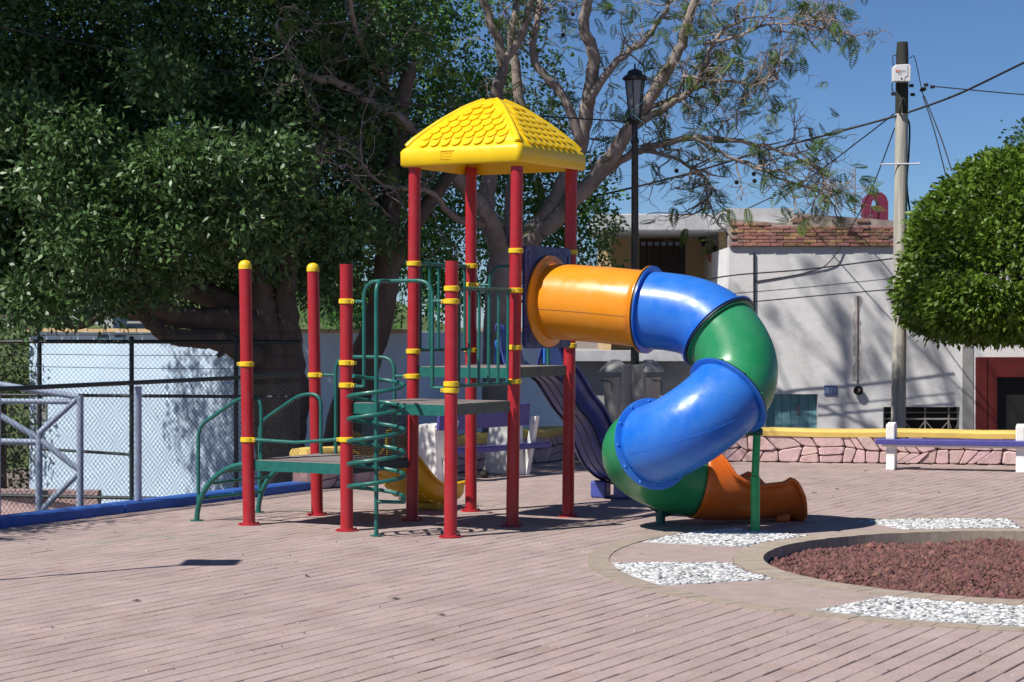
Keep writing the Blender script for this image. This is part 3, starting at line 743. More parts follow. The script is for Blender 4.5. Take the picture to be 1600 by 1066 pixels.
fp = pts[26]; MB().prism([fp + Vector((-.09, -.2, -fp.z)), fp + Vector((.06, -.2, -fp.z)), fp + Vector((.06, .12, -fp.z)), fp + Vector((-.09, .12, -fp.z))], Z * 0, Z * .2).build('chute_foot', M['dorange'], ch, bevel=.03)
# green support legs
sp0 = G(1180, 832); tp = P(1184, 680, sp0.y + .1)
m = MB(); m.tube([sp0, sp0 + Z * .02, Vector((sp0.x, sp0.y, .55))], .047, 18); m.tube([Vector((sp0.x, sp0.y, .55)), Vector((sp0.x + .02, sp0.y + .03, tp.z))], .038, 18)
leg = m.build('support_leg', mat('bright_green_paint', (.018, .34, .10), .35, var=(6, .15)), slide, smooth=True)
m = MB(); m.tube([tp + Vector((-.12, .03, .03)), tp + Vector((.05, .03, .03))], .036, 12); m.build('leg_bracket', M['green'], leg, smooth=True)
g0 = G(1032, 818); m = MB(); m.tube([g0, g0 + Z * .14], .05, 14); m.tube([g0 + Vector((-.1, -.03, .2)), g0 + Vector((.06, .02, .1))], .045, 14)
m.tube([g0 + Z * .1, g0 + Vector((.25, .1, .16))], .05, 12); m.build('support_foot', M['green'], slide, smooth=True)
# ---- open slides
def open_slide(name, m_, start, prof, half, rim, wings, nseg=48, groove=True):
    lmax = prof[-1][0]; xs = [Vector((l, z, 0)) for l, z in prof]; ctr = smoothpath(xs, 8)
    sect = []   # (w, h) across: rim, wall, floor with shallow grooves
    W = half
    sect = [(-W - .035, rim - .03), (-W - .03, rim), (-W, rim + .005), (-W + .015, rim - .03), (-W + .03, .07), (-W + .075, .015)]
    fl = [(-W + .12, -.004), (-W + .18, -.012)]
    mid = [(-.03, -.016)]
    sect += fl + mid; sect = sect + [(-a, b) for a, b in sect[::-1]]
    vs, fs = [], []; n = len(sect)
    for i, c in enumerate(ctr):
        a = ctr[max(i - 1, 0)]; b = ctr[min(i + 1, len(ctr) - 1)]; t = (b - a).normalized(); nz = Vector((-t.y, t.x))
        wing = interp(wings, c.x)
        for w_, h_ in sect:
            hh = h_ * (wing if h_ > .05 else 1)
            q = Vector((c.x + nz.x * hh, c.y + nz.y * hh)); vs.append(start + V * q.x + U * w_ + Z * (q.y))
    for i in range(len(ctr) - 1):
        for k in range(n - 1): fs.append((i * n + k, i * n + k + 1, (i + 1) * n + k + 1, (i + 1) * n + k))
    return MB().add(vs, fs).build(name, m_, play, smooth=True, solid=.016, angle=0), ctr
st = Q(1.5, 2.03); st.z = 0
ws, ctr = open_slide('wave_slide', M['sblue'], st, [(0, 1.60), (.25, 1.59), (.5, 1.49), (.68, 1.41), (.9, 1.24), (1.08, 1.1), (1.28, .98), (1.45, .83), (1.6, .64), (1.78, .45), (2.0, .32), (2.2, .245), (2.5, .17), (2.75, .15)], .28, .17, [(0, 2.6), (.25, 2.3), (.5, 1.0), (3, 1.0)])
for sg in (-1, 1):     # long stiffening ribs under the slide
    for off in (.05, .16):
        pts = [st + V * c.x + U * (sg * off) + Z * (c.y - .022) for c in ctr[10:]]
        MB().tube(pts, .013, 6).build('stiffening_rib', M['navy'], ws, smooth=True)
    fq = st + V * 2.2 + U * (sg * .15); MB().box(Vector((fq.x, fq.y, .1)), (.2, .16, .2), (U, V, Z)).build('slide_foot', M['sblue'], ws, bevel=.02)
for sg in (-1, 1):
    pl = [st + U * (sg * .30) + V * a + Z * z for a, z in ((-.02, 1.62), (.42, 1.54), (.34, 1.74), (.2, 1.86), (.06, 1.9), (-.02, 1.86))]
    MB().prism(pl, U * -.012, U * .012).build('entry_hood', M['tblue'], ws, bevel=.006)
st2 = Q(.5, 1.03); st2.z = 0
ys, ctr = open_slide('short_slide', M['yslide'], st2, [(0, .67), (.15, .655), (.3, .585), (.47, .46), (.65, .32), (.82, .2), (.98, .125), (1.15, .085), (1.35, .075), (1.6, .085)], .27, .2, [(0, 1.3), (.2, 1.15), (.4, 1), (2, 1)])
for k, l in enumerate((.55, .7, .85, 1.0, 1.15, 1.3)):     # moulded waffle blocks underneath
    i = min(range(len(ctr)), key=lambda q: abs(ctr[q].x - l)); c = ctr[i]; t = (ctr[min(i + 1, len(ctr) - 1)] - ctr[i - 1]).normalized(); tv = V * t.x + Z * t.y; nv = V * -t.y + Z * t.x
    for w_ in (-.15, 0, .15):
        MB().box(st2 + V * c.x + Z * c.y + U * w_ - nv * .012, (.11, .10, .022), (U, tv, nv)).build('moulded_block', M['yslide'], ys, bevel=.006)
for sg in (-1, 1):
    pl = [st2 + U * (sg * .285) + V * a + Z * z for a, z in ((-.03, .66), (.34, .58), (.30, .72), (.16, .92), (.06, .95), (-.03, .93))]
    MB().prism(pl, U * -.014, U * .014).build('entry_hood', M['yslide'], ys, bevel=.006)
MB().box(st2 + V * 1.3 + Z * .03, (.3, .2, .09), (U, V, Z)).build('slide_foot', M['yslide'], ys)

# ------------------------------------------------------------------ benches, ball, bins, lamp post
def bench_end(c, ax, nn, h, dp, back=False):          # slab in the plane (nn, Z), thickness along ax
    if not back: pr = [(-dp / 2 + .0, 0), (dp / 2, 0), (dp / 2, h * .93), (dp / 2 - .1, h), (-dp / 2, h * .97), (-dp / 2, h * .66), (-dp / 2 + .05, h * .58), (-dp / 2 + .05, h * .3)]
    else: pr = [(-.33, 0), (.22, 0), (.34, .72), (.30, .78), (-.02, .80), (-.30, .78)]
    return [c + nn * a + Z * z for a, z in pr]
bL, bR_ = G(1391, 735), G(1594, 739); t = (bR_ - bL).normalized(); nn = Vector((-t.y, t.x, 0))
be = empty('concrete_bench', (bL + bR_) / 2, 'white concrete bench with violet blue seat board before the pink wall', 'bench')
for c in (bL, bR_):
    MB().prism(bench_end(c + nn * .2, t, nn, .66, .42), -t * .06, t * .06).build('bench_end', M['white'], be, bevel=.015)
MB().bar(bL - t * .2 + nn * .12 + Z * .40, bR_ + t * .35 + nn * .12 + Z * .40, .34, .075).build('seat', M['bblue'], be, bevel=.01)
MB().bar(bL - t * .12 + nn * .14 + Z * .345, bR_ + t * .3 + nn * .14 + Z * .345, .24, .03).build('seat_batten', M['white'], be)
l0, l1 = G(668, 752), G(786, 741); t = (l1 - l0).normalized(); nn = Vector((-t.y, t.x, 0))
be = empty('concrete_bench', (l0 + l1) / 2, 'white bench with dark violet backrest seen beneath the climbing decks', 'bench')
for i, c in enumerate((l0, l1)):
    e_ = MB().prism([c + nn * a + Z * z for a, z in ((-.30, 0), (.28, 0), (.16, .72), (-.1, .76), (-.26, .74))], -t * .16 if i == 0 else -t * .1, t * .16 if i == 0 else t * .1).build('bench_end', M['white'], be, bevel=.012)
    MB().bar(c + nn * -.30 - t * .18 + Z * .70, c + nn * -.30 + t * .18 + Z * .70, .012, .03).build('end_trim', M['white'], e_)
    q = c + t * (.0 if i == 0 else .13); MB().prism([q + nn * -.33 + Z * 0, q + nn * -.24, q + nn * -.42 + Z * .80, q + nn * -.50 + Z * .80], -t * .04, t * .04).build('back_support', M['white'], be)
MB().bar(l0 - t * .25 - nn * .40 + Z * .83, l1 + t * .05 - nn * .40 + Z * .83, .05, .30, up=(Z - nn * .1).normalized()).build('backrest', M['bblue'], be, bevel=.01)
MB().bar(l0 + t * .05 - nn * .42 + Z * .40, l1 + t * .42 - nn * .42 + Z * .40, .16, .07).build('seat', M['bblue'], be, bevel=.01)
bp = G(757, 747); MB().lathe(bp, [(.012, 0), (.04, .009), (.058, .03), (.062, .055), (.053, .085), (.03, .105), (.006, .112)], 16).build('dark_ball', M['rubber'], smooth=True, label='small dark round ball lying on the paving before the violet bench', cat='ball')
# lamp post
LP = Vector(((992 - 800) / F * 29.3, 29.3, 0)); d = LP.y
lamp = empty('street_lamp', LP, 'tall black lamp post with glazed lantern rising behind the tube slide', 'street lamp')
zt = zpx(188, d); m = MB(); m.lathe(LP, [(.16, 0), (.16, .08), (.11, .14), (.085, .5), (.072, .55), (.058, 2.0), (.05, zt - .35), (.062, zt - .33), (.062, zt - .29), (.045, zt - .26), (.04, zt - .05), (.075, zt - .02), (.075, zt)], 18)
m.build('lamp_column', M['black'], lamp, smooth=True, angle=35)
zb, zm_ = zt, zpx(125, d)
lan = MB()
def hexr(z, r): return [LP + Vector((r * math.cos(R(60 * k + 15)), r * math.sin(R(60 * k + 15)), z)) for k in range(6)]
for k in range(6):
    a, b = hexr(zb + .02, .085)[k], hexr(zm_, .145)[k]; lan.tube([a, b], .011, 6)
for z, r in ((zb + .02, .09), (zm_, .152)):
    q = hexr(z, r)
    for k in range(6): lan.bar(q[k], q[(k + 1) % 6], .03, .03)
lan.lathe(LP, [(.18, zm_), (.185, zm_ + .025), (.15, zm_ + .06), (.115, zm_ + .08), (.105, zm_ + .12), (.07, zm_ + .145), (.016, zm_ + .16), (.012, zm_ + .24)], 12)
lan.lathe(LP, [(.05, zb - .06), (.12, zb), (.12, zb + .025)], 12)
lo = lan.build('lantern', M['black'], lamp)
g1, g2 = hexr(zb + .03, .08), hexr(zm_ - .01, .138)
for k in range(6): MB().add([g1[k], g1[(k + 1) % 6], g2[(k + 1) % 6], g2[k]], [(0, 1, 2, 3)]).build('pane', M['lampglass'], lo)
pts = [LP + Vector((.05 + .1 * math.sin(k * .9), -.12, zb + .42 - k * .06)) for k in range(11)]
MB().tube(smoothpath(pts, 4), .006, 5).build('loose_wire', M['teal'], lamp)
def bin_(c, face, label, sd=-1):
    b = empty('litter_bin', c, label, 'litter bin', 'litter bins on the lamp post'); x = Vector((face.y, -face.x, 0))
    z0 = .35
    def el(z, a, bb, sh=0): return [c + x * (a * math.cos(R(k * 20))) + face * (bb * math.sin(R(k * 20)) + sh) + Z * z for k in range(18)]
    def loft(m, rings):
        n = len(rings[0]); vs = [p for r_ in rings for p in r_]
        fs = [(i * n + k, i * n + (k + 1) % n, (i + 1) * n + (k + 1) % n, (i + 1) * n + k) for i in range(len(rings) - 1) for k in range(n)] + [tuple(range(n))[::-1], tuple(range((len(rings) - 1) * n, len(rings) * n))]
        return m.add(vs, fs)
    loft(MB(), [el(z0, .12, .12), el(z0 + .02, .135, .13), el(z0 + .91, .18, .165), el(z0 + .93, .185, .17)]).build('bin_body', M['bin'], b, smooth=True, angle=40)
    loft(MB(), [el(z0 + 1.0, .215, .2, .03), el(z0 + 1.035, .21, .19, .02), el(z0 + 1.12, .15, .13, 0), el(z0 + 1.18, .07, .06, 0)]).build('bin_hood', M['bin'], b, smooth=True, angle=50)
    MB().box(c + x * (sd * .17) - face * .05 + Z * (z0 + .55), (.1, .22, 1.12), (x, face, Z)).build('bin_spine', M['bin'], b, bevel=.02)
    MB().tube([c + x * a + face * (.17 - abs(a) * .1) + Z * (z0 + zz) for a, zz in ((-.1, .72), (-.1, .84), (-.06, .87), (.12, .88))], .006, 6).build('bin_handle', M['rubber'], b)
    MB().cyl(c - face * .13, c - face * .13 + Z * .4, .03).build('bin_post', M['black'], b)
bin_(LP + Vector((-.29, -.02, 0)), Vector((-.75, -.66, 0)).normalized(), 'grey plastic litter bin with domed hood, left of the lamp post')
bin_(LP + Vector((.2, -.05, 0)), Vector((.75, -.66, 0)).normalized(), 'grey plastic litter bin with domed hood, right of the lamp post', 1)
# floodlight pole standing left of the view: only its shadow falls into the picture
fl = Vector((-5.2, 15.35, 0)); f0 = empty('floodlight_pole', fl, 'slim pole with a square head whose shadow crosses the paving', 'floodlight')
MB().tube([fl, fl + Z * 3.85], .03, 12).build('pole', M['black'], f0, smooth=True)
MB().box(fl + Vector((.12, .1, 3.95)), (.46, .42, .06)).build('lamp_head', M['black'], f0)

# ------------------------------------------------------------------ fences
def mesh_panel(parent, a, b, z0, z1, pitch=.066, r=.0022):
    a, b = Vector(a), Vector(b); L_ = (b - a).length; t = (b - a).normalized(); H_ = z1 - z0; m = MB()
    nn = Vector((t.y, -t.x, 0))
    k = -int(H_ / pitch) - 1
    while k * pitch < L_:
        for sg in (1, -1):
            x0 = k * pitch; s0, e0 = max(0, -x0), min(H_, L_ - x0)
            if e0 - s0 < .02: continue
            y0, y1 = (s0, e0) if sg == 1 else (H_ - s0, H_ - e0)
            p, q = a + t * (x0 + s0) + Z * (z0 + y0) + nn * (.003 * sg), a + t * (x0 + e0) + Z * (z0 + y1) + nn * (.003 * sg)
            m.tube([p, q], r, 3, caps=False)
        k += 1
    o = m.build('wire_mesh', M['wire'], parent); o['kind'] = 'stuff'
fo = cA - U * .16
fe = empty('chain_link_fence', fo + V * 2, 'low chain link fence with dark top rail on the blue curb', 'fence', 'chain link fences')
t0, t1 = -4.0, 5.35
MB().tube([fo + V * t0 + Z * 1.37, fo + V * t1 + Z * 1.42], .026, 10).build('top_rail', M['fdark'], fe, smooth=True)
for tt_ in (-2.0, .12, 2.3):
    q = fo + V * tt_; MB().tube([q + Z * .1, q + Z * 1.36], .042, 12).build('fence_post', M['galv'], fe, smooth=True)
mesh_panel(fe, fo + V * t0, fo + V * t1, .12, 1.38)
ba, bb = P(-90, 700, 26.6), P(470, 700, 25.6); ba.z = bb.z = 0
fe = empty('chain_link_fence', (ba + bb) / 2 + Z * STREET, 'taller dark framed chain link fence in front of the pale blue building', 'fence', 'chain link fences')
for z, r in ((1.82, .026), (1.12, .022), (-.2, .024)): MB().tube([ba + Z * z, bb + Z * z], r, 8).build('fence_rail', M['fdark'], fe, smooth=True)
for px in (-60, 66, 211, 372):
    q = ba.lerp(bb, (px + 90) / 560); MB().tube([q + Z * STREET, q + Z * 1.85], .03, 10).build('fence_post', M['fdark'], fe, smooth=True); MB().lathe(q + Z * 1.85, [(.034, 0), (.03, .03), (.005, .045)], 10).build('post_cap', M['fdark'], fe)
q0, q1 = ba.lerp(bb, 156 / 560), ba.lerp(bb, 301 / 560); MB().tube([q0 + Z * .42, q1 + Z * .36], .02, 8).build('fence_rail', M['fdark'], fe, smooth=True)
mesh_panel(fe, ba, bb, -.3, 1.82)
for k, (y0, y1) in enumerate(((551, 556), (570, 577), (524, 519))):
    MB().tube([P(-90, y0, 26.5), P(190, (y0 + y1) / 2 + 2, 26.1), P(470, y1, 25.5)], .004, 4).build('barbed_wire', M['wire'], fe)
pf = empty('pipe_railing', P(70, 800, 23.4), 'pale blue pipe railing with zigzag braces behind the low fence', 'railing'); D_ = 23.4
def pp(*a): return [P(x, y, D_) for x, y in a]
lowz = lambda px, py: [P(px, py, D_), Vector((P(px, py, D_).x, D_, STREET))]
for nm, pts, r in (('railing_post', lowz(125, 618), .042), ('railing_post', lowz(61, 680), .042), ('top_pipe', pp((-80, 585), (0, 601), (60, 611), (122, 620)), .036), ('cross_pipe', pp((-80, 626), (113, 628)), .032), ('brace', pp((60, 678), (124, 620)), .036), ('brace', pp((-60, 610), (0, 649), (60, 685), (124, 735)), .036), ('cross_pipe', pp((-80, 688), (60, 691)), .036), ('brace', pp((124, 738), (62, 800), (20, 842)), .036)):
    MB().tube(pts, r, 12).build(nm, M['galv'], pf, smooth=True)
MB().prism([Vector((-9.5, 26.9, STREET)), Vector((-5.4, 26.4, STREET)), Vector((-5.4, 26.4, -.13)), Vector((-9.5, 26.9, -.13))], (0, -.12, 0), (0, .12, 0)).build('pink_garden_wall', M['pstone'], label='low pink wall beyond the chain link fence at lower left', cat='wall')
set_tint(bpy.data.objects['pink_garden_wall'].data, (1, 1, 1))

# ------------------------------------------------------------------ buildings
def quadwall(m, x0, x1, z0, z1, y, holes=()):       # wall facing the camera with rectangular holes
    xs = sorted({x0, x1, *[h[0] for h in holes], *[h[1] for h in holes]}); zs = sorted({z0, z1, *[h[2] for h in holes], *[h[3] for h in holes]})
    for a, b in zip(xs, xs[1:]):
        for c, d_ in zip(zs, zs[1:]):
            cx, cz = (a + b) / 2, (c + d_) / 2
            if any(h[0] < cx < h[1] and h[2] < cz < h[3] for h in holes): continue
            m.add([(a, y, c), (b, y, c), (b, y, d_), (a, y, d_)], [(0, 1, 2, 3)])
    for h in holes:
        a, b, c, d_ = h; e = y + .28
        m.add([(a, y, c), (b, y, c), (b, y, d_), (a, y, d_), (a, e, c), (b, e, c), (b, e, d_), (a, e, d_)], [(0, 1, 5, 4), (1, 2, 6, 5), (2, 3, 7, 6), (3, 0, 4, 7)])
DB = 37.0
X = lambda px, d=DB: (px - 800) / F * d
ZP = lambda py, d=DB: EYE - (py - HOR) / F * d
wh = empty('white_house', (X(1400), DB, STREET), 'old whitewashed house with crumbling brick parapet behind the utility pole', 'house')
holes = [(X(1196), X(1278), STREET + .02, ZP(616)), (X(1380), X(1500), ZP(705), ZP(636)), (X(1524), X(1640), STREET + .02, ZP(558))]
m = MB(); zt = ZP(386); quadwall(m, X(1139), 15, STREET - .1, zt, DB, holes)
m.add([(X(1139), DB, STREET), (X(1139), DB + 7, STREET), (X(1139), DB + 7, zt), (X(1139), DB, zt), (15, DB, zt), (15, DB + 7, zt)], [(0, 1, 2, 3), (3, 4, 5, 2)])
wl = m.build('wall', M['wall'], wh)
# parapet: mortar core and single bricks
ptop = lambda x: ZP(interp([(X(1130), 341), (X(1238), 351), (X(1241), 333), (X(1395), 345), (X(1640), 352)], x))
mc = MB(); xs = [X(1139), X(1238), X(1240.5), X(1395), 15]
for a, b in zip(xs, xs[1:]):
    za, zb_ = ptop(a + .01), ptop(b - .01)
    mc.add([(a, DB - .05, zt), (b, DB - .05, zt), (b, DB - .05, zb_), (a, DB - .05, za), (a, DB + .3, zt), (b, DB + .3, zt), (b, DB + .3, zb_), (a, DB + .3, za)], [(0, 1, 2, 3), (3, 2, 6, 7), (0, 4, 5, 1), (4, 7, 6, 5), (0, 3, 7, 4), (1, 5, 6, 2)])
par = mc.build('parapet', M['bmort'], wh)
bv = []
for k in range(10):
    l_, h_ = .23, .052; vs, fs = paver_verts(l_, h_, .05, .006, 1)
    me = bpy.data.meshes.new('brick'); me.from_pydata([(x + random.uniform(-.006, .006), -z - .0, y + random.uniform(-.004, .004)) for x, y, z in vs], [], fs); me.materials.append(M['brick'])
    g = random.gauss(1, .22); set_tint(me, (g, g * random.uniform(.8, 1.15), g * random.uniform(.8, 1.2))); bv.append(me)
nb = 0
for r_ in range(12):
    x = X(1141) + (.12 if r_ % 2 else 0)
    while x < X(1400):
        z = zt + .04 + r_ * .062
        if z < ptop(x + .12) - .03 and nb < 300:
            band = ZP(352) if x > X(1242) else 9
            if random.random() > (.05 if z < band else .7):
                o = bpy.data.objects.new('brick', random.choice(bv)); o.location = (x + .12, DB - .068 - random.uniform(-.01, .014), z); o.rotation_euler = (0, random.gauss(0, .012), 0); link(o, par); nb += 1
        x += .243
MB().box((X(1190), DB + 1.2, ZP(338)), (X(1240) - X(1135), 1.9, .32)).build('roof_sheet', M['slab'], wh)
# street door in teal planks
dz0, dz1 = STREET + .02, ZP(616)
dr = MB().box(((X(1196) + X(1278)) / 2, DB + .2, (dz0 + dz1) / 2), (X(1278) - X(1196), .03, dz1 - dz0)).build('street_door', M['dark'], wh)
npk = 6
for k in range(npk):
    a = X(1196) + (X(1278) - X(1196)) * k / npk; b = X(1196) + (X(1278) - X(1196)) * (k + 1) / npk
    MB().box(((a + b) / 2, DB + .165, (dz0 + dz1) / 2), (b - a - .008, .03, dz1 - dz0 - .01)).build('plank', M['teal'], dr)
MB().box((X(1248), DB + .14, ZP(640)), (.1, .02, .16)).build('lock_plate', M['greymark'], dr)
# barred window
a, b, c, d_ = holes[1]; wn = MB().box(((a + b) / 2, DB + .27, (c + d_) / 2), (b - a, .02, d_ - c)).build('window', M['glass'], wh)
g = MB()
for px in (1382, 1414, 1447, 1484, 1499): g.bar((X(px), DB + .1, c), (X(px), DB + .1, d_), .025 if px != 1484 else .06, .02, up=Vector((1, 0, 0)))
for py in (645, 655, 700): g.bar((a, DB + .095, ZP(py)), (b, DB + .095, ZP(py)), .02, .03 if py != 645 else .015)
for p0, p1 in ((1414, 1447), (1447, 1484), (1484, 1499), (1382, 1414)):
    g.bar((X(p0), DB + .09, ZP(658)), (X(p1), DB + .09, ZP(700)), .01, .012); g.bar((X(p1), DB + .085, ZP(658)), (X(p0), DB + .085, ZP(700)), .01, .012)
g.build('window_grille', M['grille'], wn)
# maroon door frame
a, b, c, d_ = holes[2]; fr = MB()
fr.box((X(1541), DB + .06, (c + d_) / 2), (X(1558) - X(1524), .16, d_ - c)); fr.box(((X(1558) + b) / 2, DB + .06, (ZP(590) + d_) / 2), (b - X(1558), .158, d_ - ZP(590)))
fr = fr.build('door_frame', M['maroon'], wh, bevel=.01)
MB().box(((X(1558) + b) / 2, DB + .16, (c + ZP(590)) / 2), (b - X(1558), .04, ZP(590) - c)).build('front_door', M['dark'], wh)
MB().bar((X(1541), DB - .03, c), (X(1541), DB - .03, d_), .02, .012, up=Vector((1, 0, 0))).build('frame_groove', M['maroon'], fr)
# house number plate and water meter, drain spout streaks
pl = MB().box((X(1298), DB - .012, ZP(610)), (.24, .02, .18)).build('number_plate', M['plate'], wh, bevel=.006)
m = MB()
for px, h_ in ((1291, .1), (1294, .1), (1299, .1), (1304, .09)): m.box((X(px), DB - .026, ZP(610)), (.02, .006, h_))
m.build('plate_marks', M['galv'], pl)
me_ = MB().lathe(Vector((X(1340), DB - .05, ZP(610))), [(.088, 0), (.088, .04), (.075, .045), (.07, .02)], 20, Vector((0, -1, 0))).build('meter', M['rubber'], wh, smooth=True, angle=30)
MB().box((X(1341), DB - .1, ZP(609)), (.03, .02, .06)).build('meter_needle', M['grille'], me_)
MB().tube([(X(1178), DB - .03, ZP(395)), (X(1178), DB - .03, STREET)], .018, 8).build('conduit', M['fdark'], wh)
MB().tube([(X(1339), DB - .02, ZP(462)), (X(1339), DB - .02, ZP(600))], .012, 6).build('conduit', M['bmort'], wh)
st_m = mat('damp_stain', (.48, .46, .45), .95, var=(6, .4)); jl = [(X(1339) - random.uniform(.03, .1), ZP(462 + k * 7)) for k in range(20)]; jr = [(X(1339) + random.uniform(.03, .1), ZP(462 + k * 7)) for k in range(20)]
MB().prism([Vector((a, DB, b)) for a, b in jl + jr[::-1]], (0, -.006, 0), (0, .004, 0)).build('patched_plaster', st_m, wh)
MB().box((X(1512), DB - .006, ZP(600)), (.2, .02, 1.9)).build('patched_plaster', M['wall_grey'], wh, bevel=.004)
# antenna and maroon letter on the roof
an = empty('tv_antenna', (X(1336), DB + .6, zt), 'thin television antenna on the brick parapet', 'antenna'); da = DB + .6
MB().tube([P(1336, 352, da), P(1336, 263, da)], .014, 8).build('mast', M['greymark'], an)
MB().tube([P(1310, 302, da), P(1349, 301, da)], .01, 6).build('boom', M['greymark'], an)
for px in (1312, 1317, 1322, 1327, 1332, 1348): 
    q = P(px, 302, da); MB().tube([q - Vector((.02, .3, 0)), q + Vector((.02, .3, 0))], .006, 5).build('element', M['greymark'], an)
MB().tube([P(1328, 304, da), P(1345, 308, da), P(1346, 304, da)], .006, 5).build('element', M['greymark'], an)
dl = DB + 3.5
outer = [(1357, 346), (1352, 335), (1350, 322), (1351, 311), (1357, 303), (1366, 300), (1376, 300), (1383, 304), (1388, 312), (1388, 346)]
inner1 = [(1361, 322), (1362, 315), (1367, 309), (1372, 315), (1374, 322)]
sg = empty('rooftop_sign', P(1370, 346, dl), 'maroon sheet metal letter shape standing on the flat roof', 'sign')
def arcpts(): 
    o_ = [(1352, 346), (1350, 334), (1350, 320), (1353, 309), (1360, 302), (1369, 300), (1378, 301), (1385, 307), (1388, 316), (1388, 330), (1388, 346)]
    i_ = [(1362, 346), (1361, 334), (1361, 322), (1363, 315), (1366, 311), (1368, 309), (1370, 311), (1373, 315), (1374, 322), (1374.5, 334), (1374.5, 346)]
    return o_, i_
o_, i_ = arcpts(); n = len(o_); vs = []
for dy in (0, .3):
    vs += [P(x - (0 if dy == 0 else 1), y, dl) + Vector((0, dy, 0)) for x, y in o_] + [P(x - (0 if dy == 0 else 1), y, dl) + Vector((0, dy, 0)) for x, y in i_]
fs = []
for k in range(n - 1):
    fs += [(k, k + 1, n + k + 1, n + k), (2 * n + k, 3 * n + k, 3 * n + k + 1, 2 * n + k + 1), (k, 2 * n + k, 2 * n + k + 1, k + 1), (n + k, n + k + 1, 3 * n + k + 1, 3 * n + k)]
MB().add(vs, fs).build('letter_arch', M['pinksign'], sg)
MB().prism([P(x, y, dl + .02) for x, y in ((1361, 322), (1374.5, 322), (1369, 346), (1361, 346))], (0, 0, 0), (0, .25, 0)).build('letter_bowl', M['pinksign'], sg)
# cream house with porch
DC = 39.0; ch_ = empty('cream_house', (X(1030, DC), DC, STREET), 'cream house with silver roof slab and shaded upper porch', 'house')
zf = ZP(556, DC); xl, xr = X(560, DC), X(1140, DC)
MB().box(((xl + xr) / 2, DC + .3, (zf + STREET) / 2), (xr - xl, .3, zf - STREET)).build('lower_wall', M['wall_grey'], ch_)
MB().box(((xl + xr) / 2, DC + .1, zf + .0), (xr - xl, .55, .2)).build('porch_ledge', M['slab'], ch_)
MB().box(((xl + xr) / 2, DC + 1.8, zf + .05), (xr - xl, 3.2, .1)).build('porch_floor', M['wall_grey'], ch_)
xs0 = X(944, DC); zr = ZP(362, DC)
MB().box(((xs0 + xr) / 2 + .5, DC + 2.9, (zf + zr) / 2 + .05), (xr - xs0 + 1, .2, zr - zf)).build('porch_wall', M['cream'], ch_)
MB().box((X(950, DC), DC + 1.6, (zf + zr) / 2), (.16, 2.4, zr - zf)).build('side_wall', M['cream'], ch_)
MB().box((xr + .25, DC + 1.7, (zf + zr) / 2), (.16, 2.2, zr - zf)).build('side_wall', M['cream'], ch_)
MB().box(((xs0 + xr) / 2 - .1, DC + 1.4, ZP(349, DC)), (xr - xs0 + .2, 3.6, ZP(336, DC) - zr)).build('roof_slab', M['slab'], ch_, bevel=.02)
MB().box((X(1133, DC), DC + .1, (zf + ZP(340, DC)) / 2 - .6), (.2, .3, ZP(340, DC) - zf + 1.2)).build('pillar', M['cream'], ch_)
MB().tube([(X(1128, DC), DC - .12, ZP(338, DC)), (X(1137, DC), DC - .12, ZP(372, DC)), (X(1138, DC), DC - .12, ZP(560, DC))], .03, 8).build('drainpipe', M['pipe'], ch_)
dd_ = DC + 2.78; XX = lambda px: X(px, dd_); ZZ = lambda py: ZP(py, dd_)
do = MB().box(((XX(1000) + XX(1064)) / 2, dd_, (ZZ(377) + zf) / 2 + .05), (XX(1064) - XX(1000), .06, ZZ(377) - zf)).build('porch_door', M['brown'], ch_)
for k in range(7): px = 1000 + 64 * k / 6; MB().bar((XX(px), dd_ - .05, zf + .1), (XX(px), dd_ - .05, ZZ(377)), .03, .02, up=Vector((1, 0, 0))).build('door_bar', M['dark'], do)
for k in range(6): MB().box((XX(1005 + k * 10.6), dd_ - .035, ZZ(381)), (.09, .01, .07)).build('door_pane', M['galv'], do)
MB().box((XX(1066), dd_ - .06, (ZZ(377) + zf) / 2), (.1, .1, ZZ(377) - zf)).build('door_jamb', M['dark'], ch_)
MB().box((XX(1121), dd_ - .1, (ZZ(385) + zf) / 2), (.2, .1, ZZ(385) - zf)).build('side_door', M['dark'], ch_)
m = MB(); m.lathe(Vector((XX(1098), dd_ - .15, ZZ(374))), [(.02, -.12), (.09, -.04), (.11, .0), (.06, .05), (.02, .1)], 12); m.cyl(Vector((XX(1098), dd_ - .15, ZZ(386))), Vector((XX(1098), dd_ - .15, ZZ(376))), .03); m.build('wall_lantern', M['black'], ch_, smooth=True)
# pale blue building at left
DL = 34.2; bl0 = P(46, 505, DL); bl0.z = 0; LBL = 7.6
lb = empty('blue_house', bl0 + U * (LBL / 2) + Z * STREET, 'single storey pale blue house behind the chain link fences', 'house')
z1 = ZP(519, DL); LB = lambda a, o_, z: bl0 + U * a + V * o_ + Z * z           # along the front, into the house, height
MB().box(LB(LBL / 2, 2.5, (STREET + z1) / 2), (LBL, 5, z1 - STREET), (U, V, Z)).build('wall', M['lblue'], lb)
for k in range(22):
    MB().box(LB(LBL * (k + .5) / 22, .05, z1 + .03 + random.uniform(-.006, .006)), (LBL / 22 - .02, .3, .055), (U, V, Z)).build('parapet_tile', M['cream'], lb)
for a in (1.65, 2.0): MB().box(LB(a, -.01, z1 - .1), (.2, .04, .1), (U, V, Z)).build('roof_vent', M['pipe'], lb)
MB().box(LB(.28, -.01, ZP(643, DL)), (.24, .03, .26), (U, V, Z)).build('faded_notice', M['wall_grey'], lb)

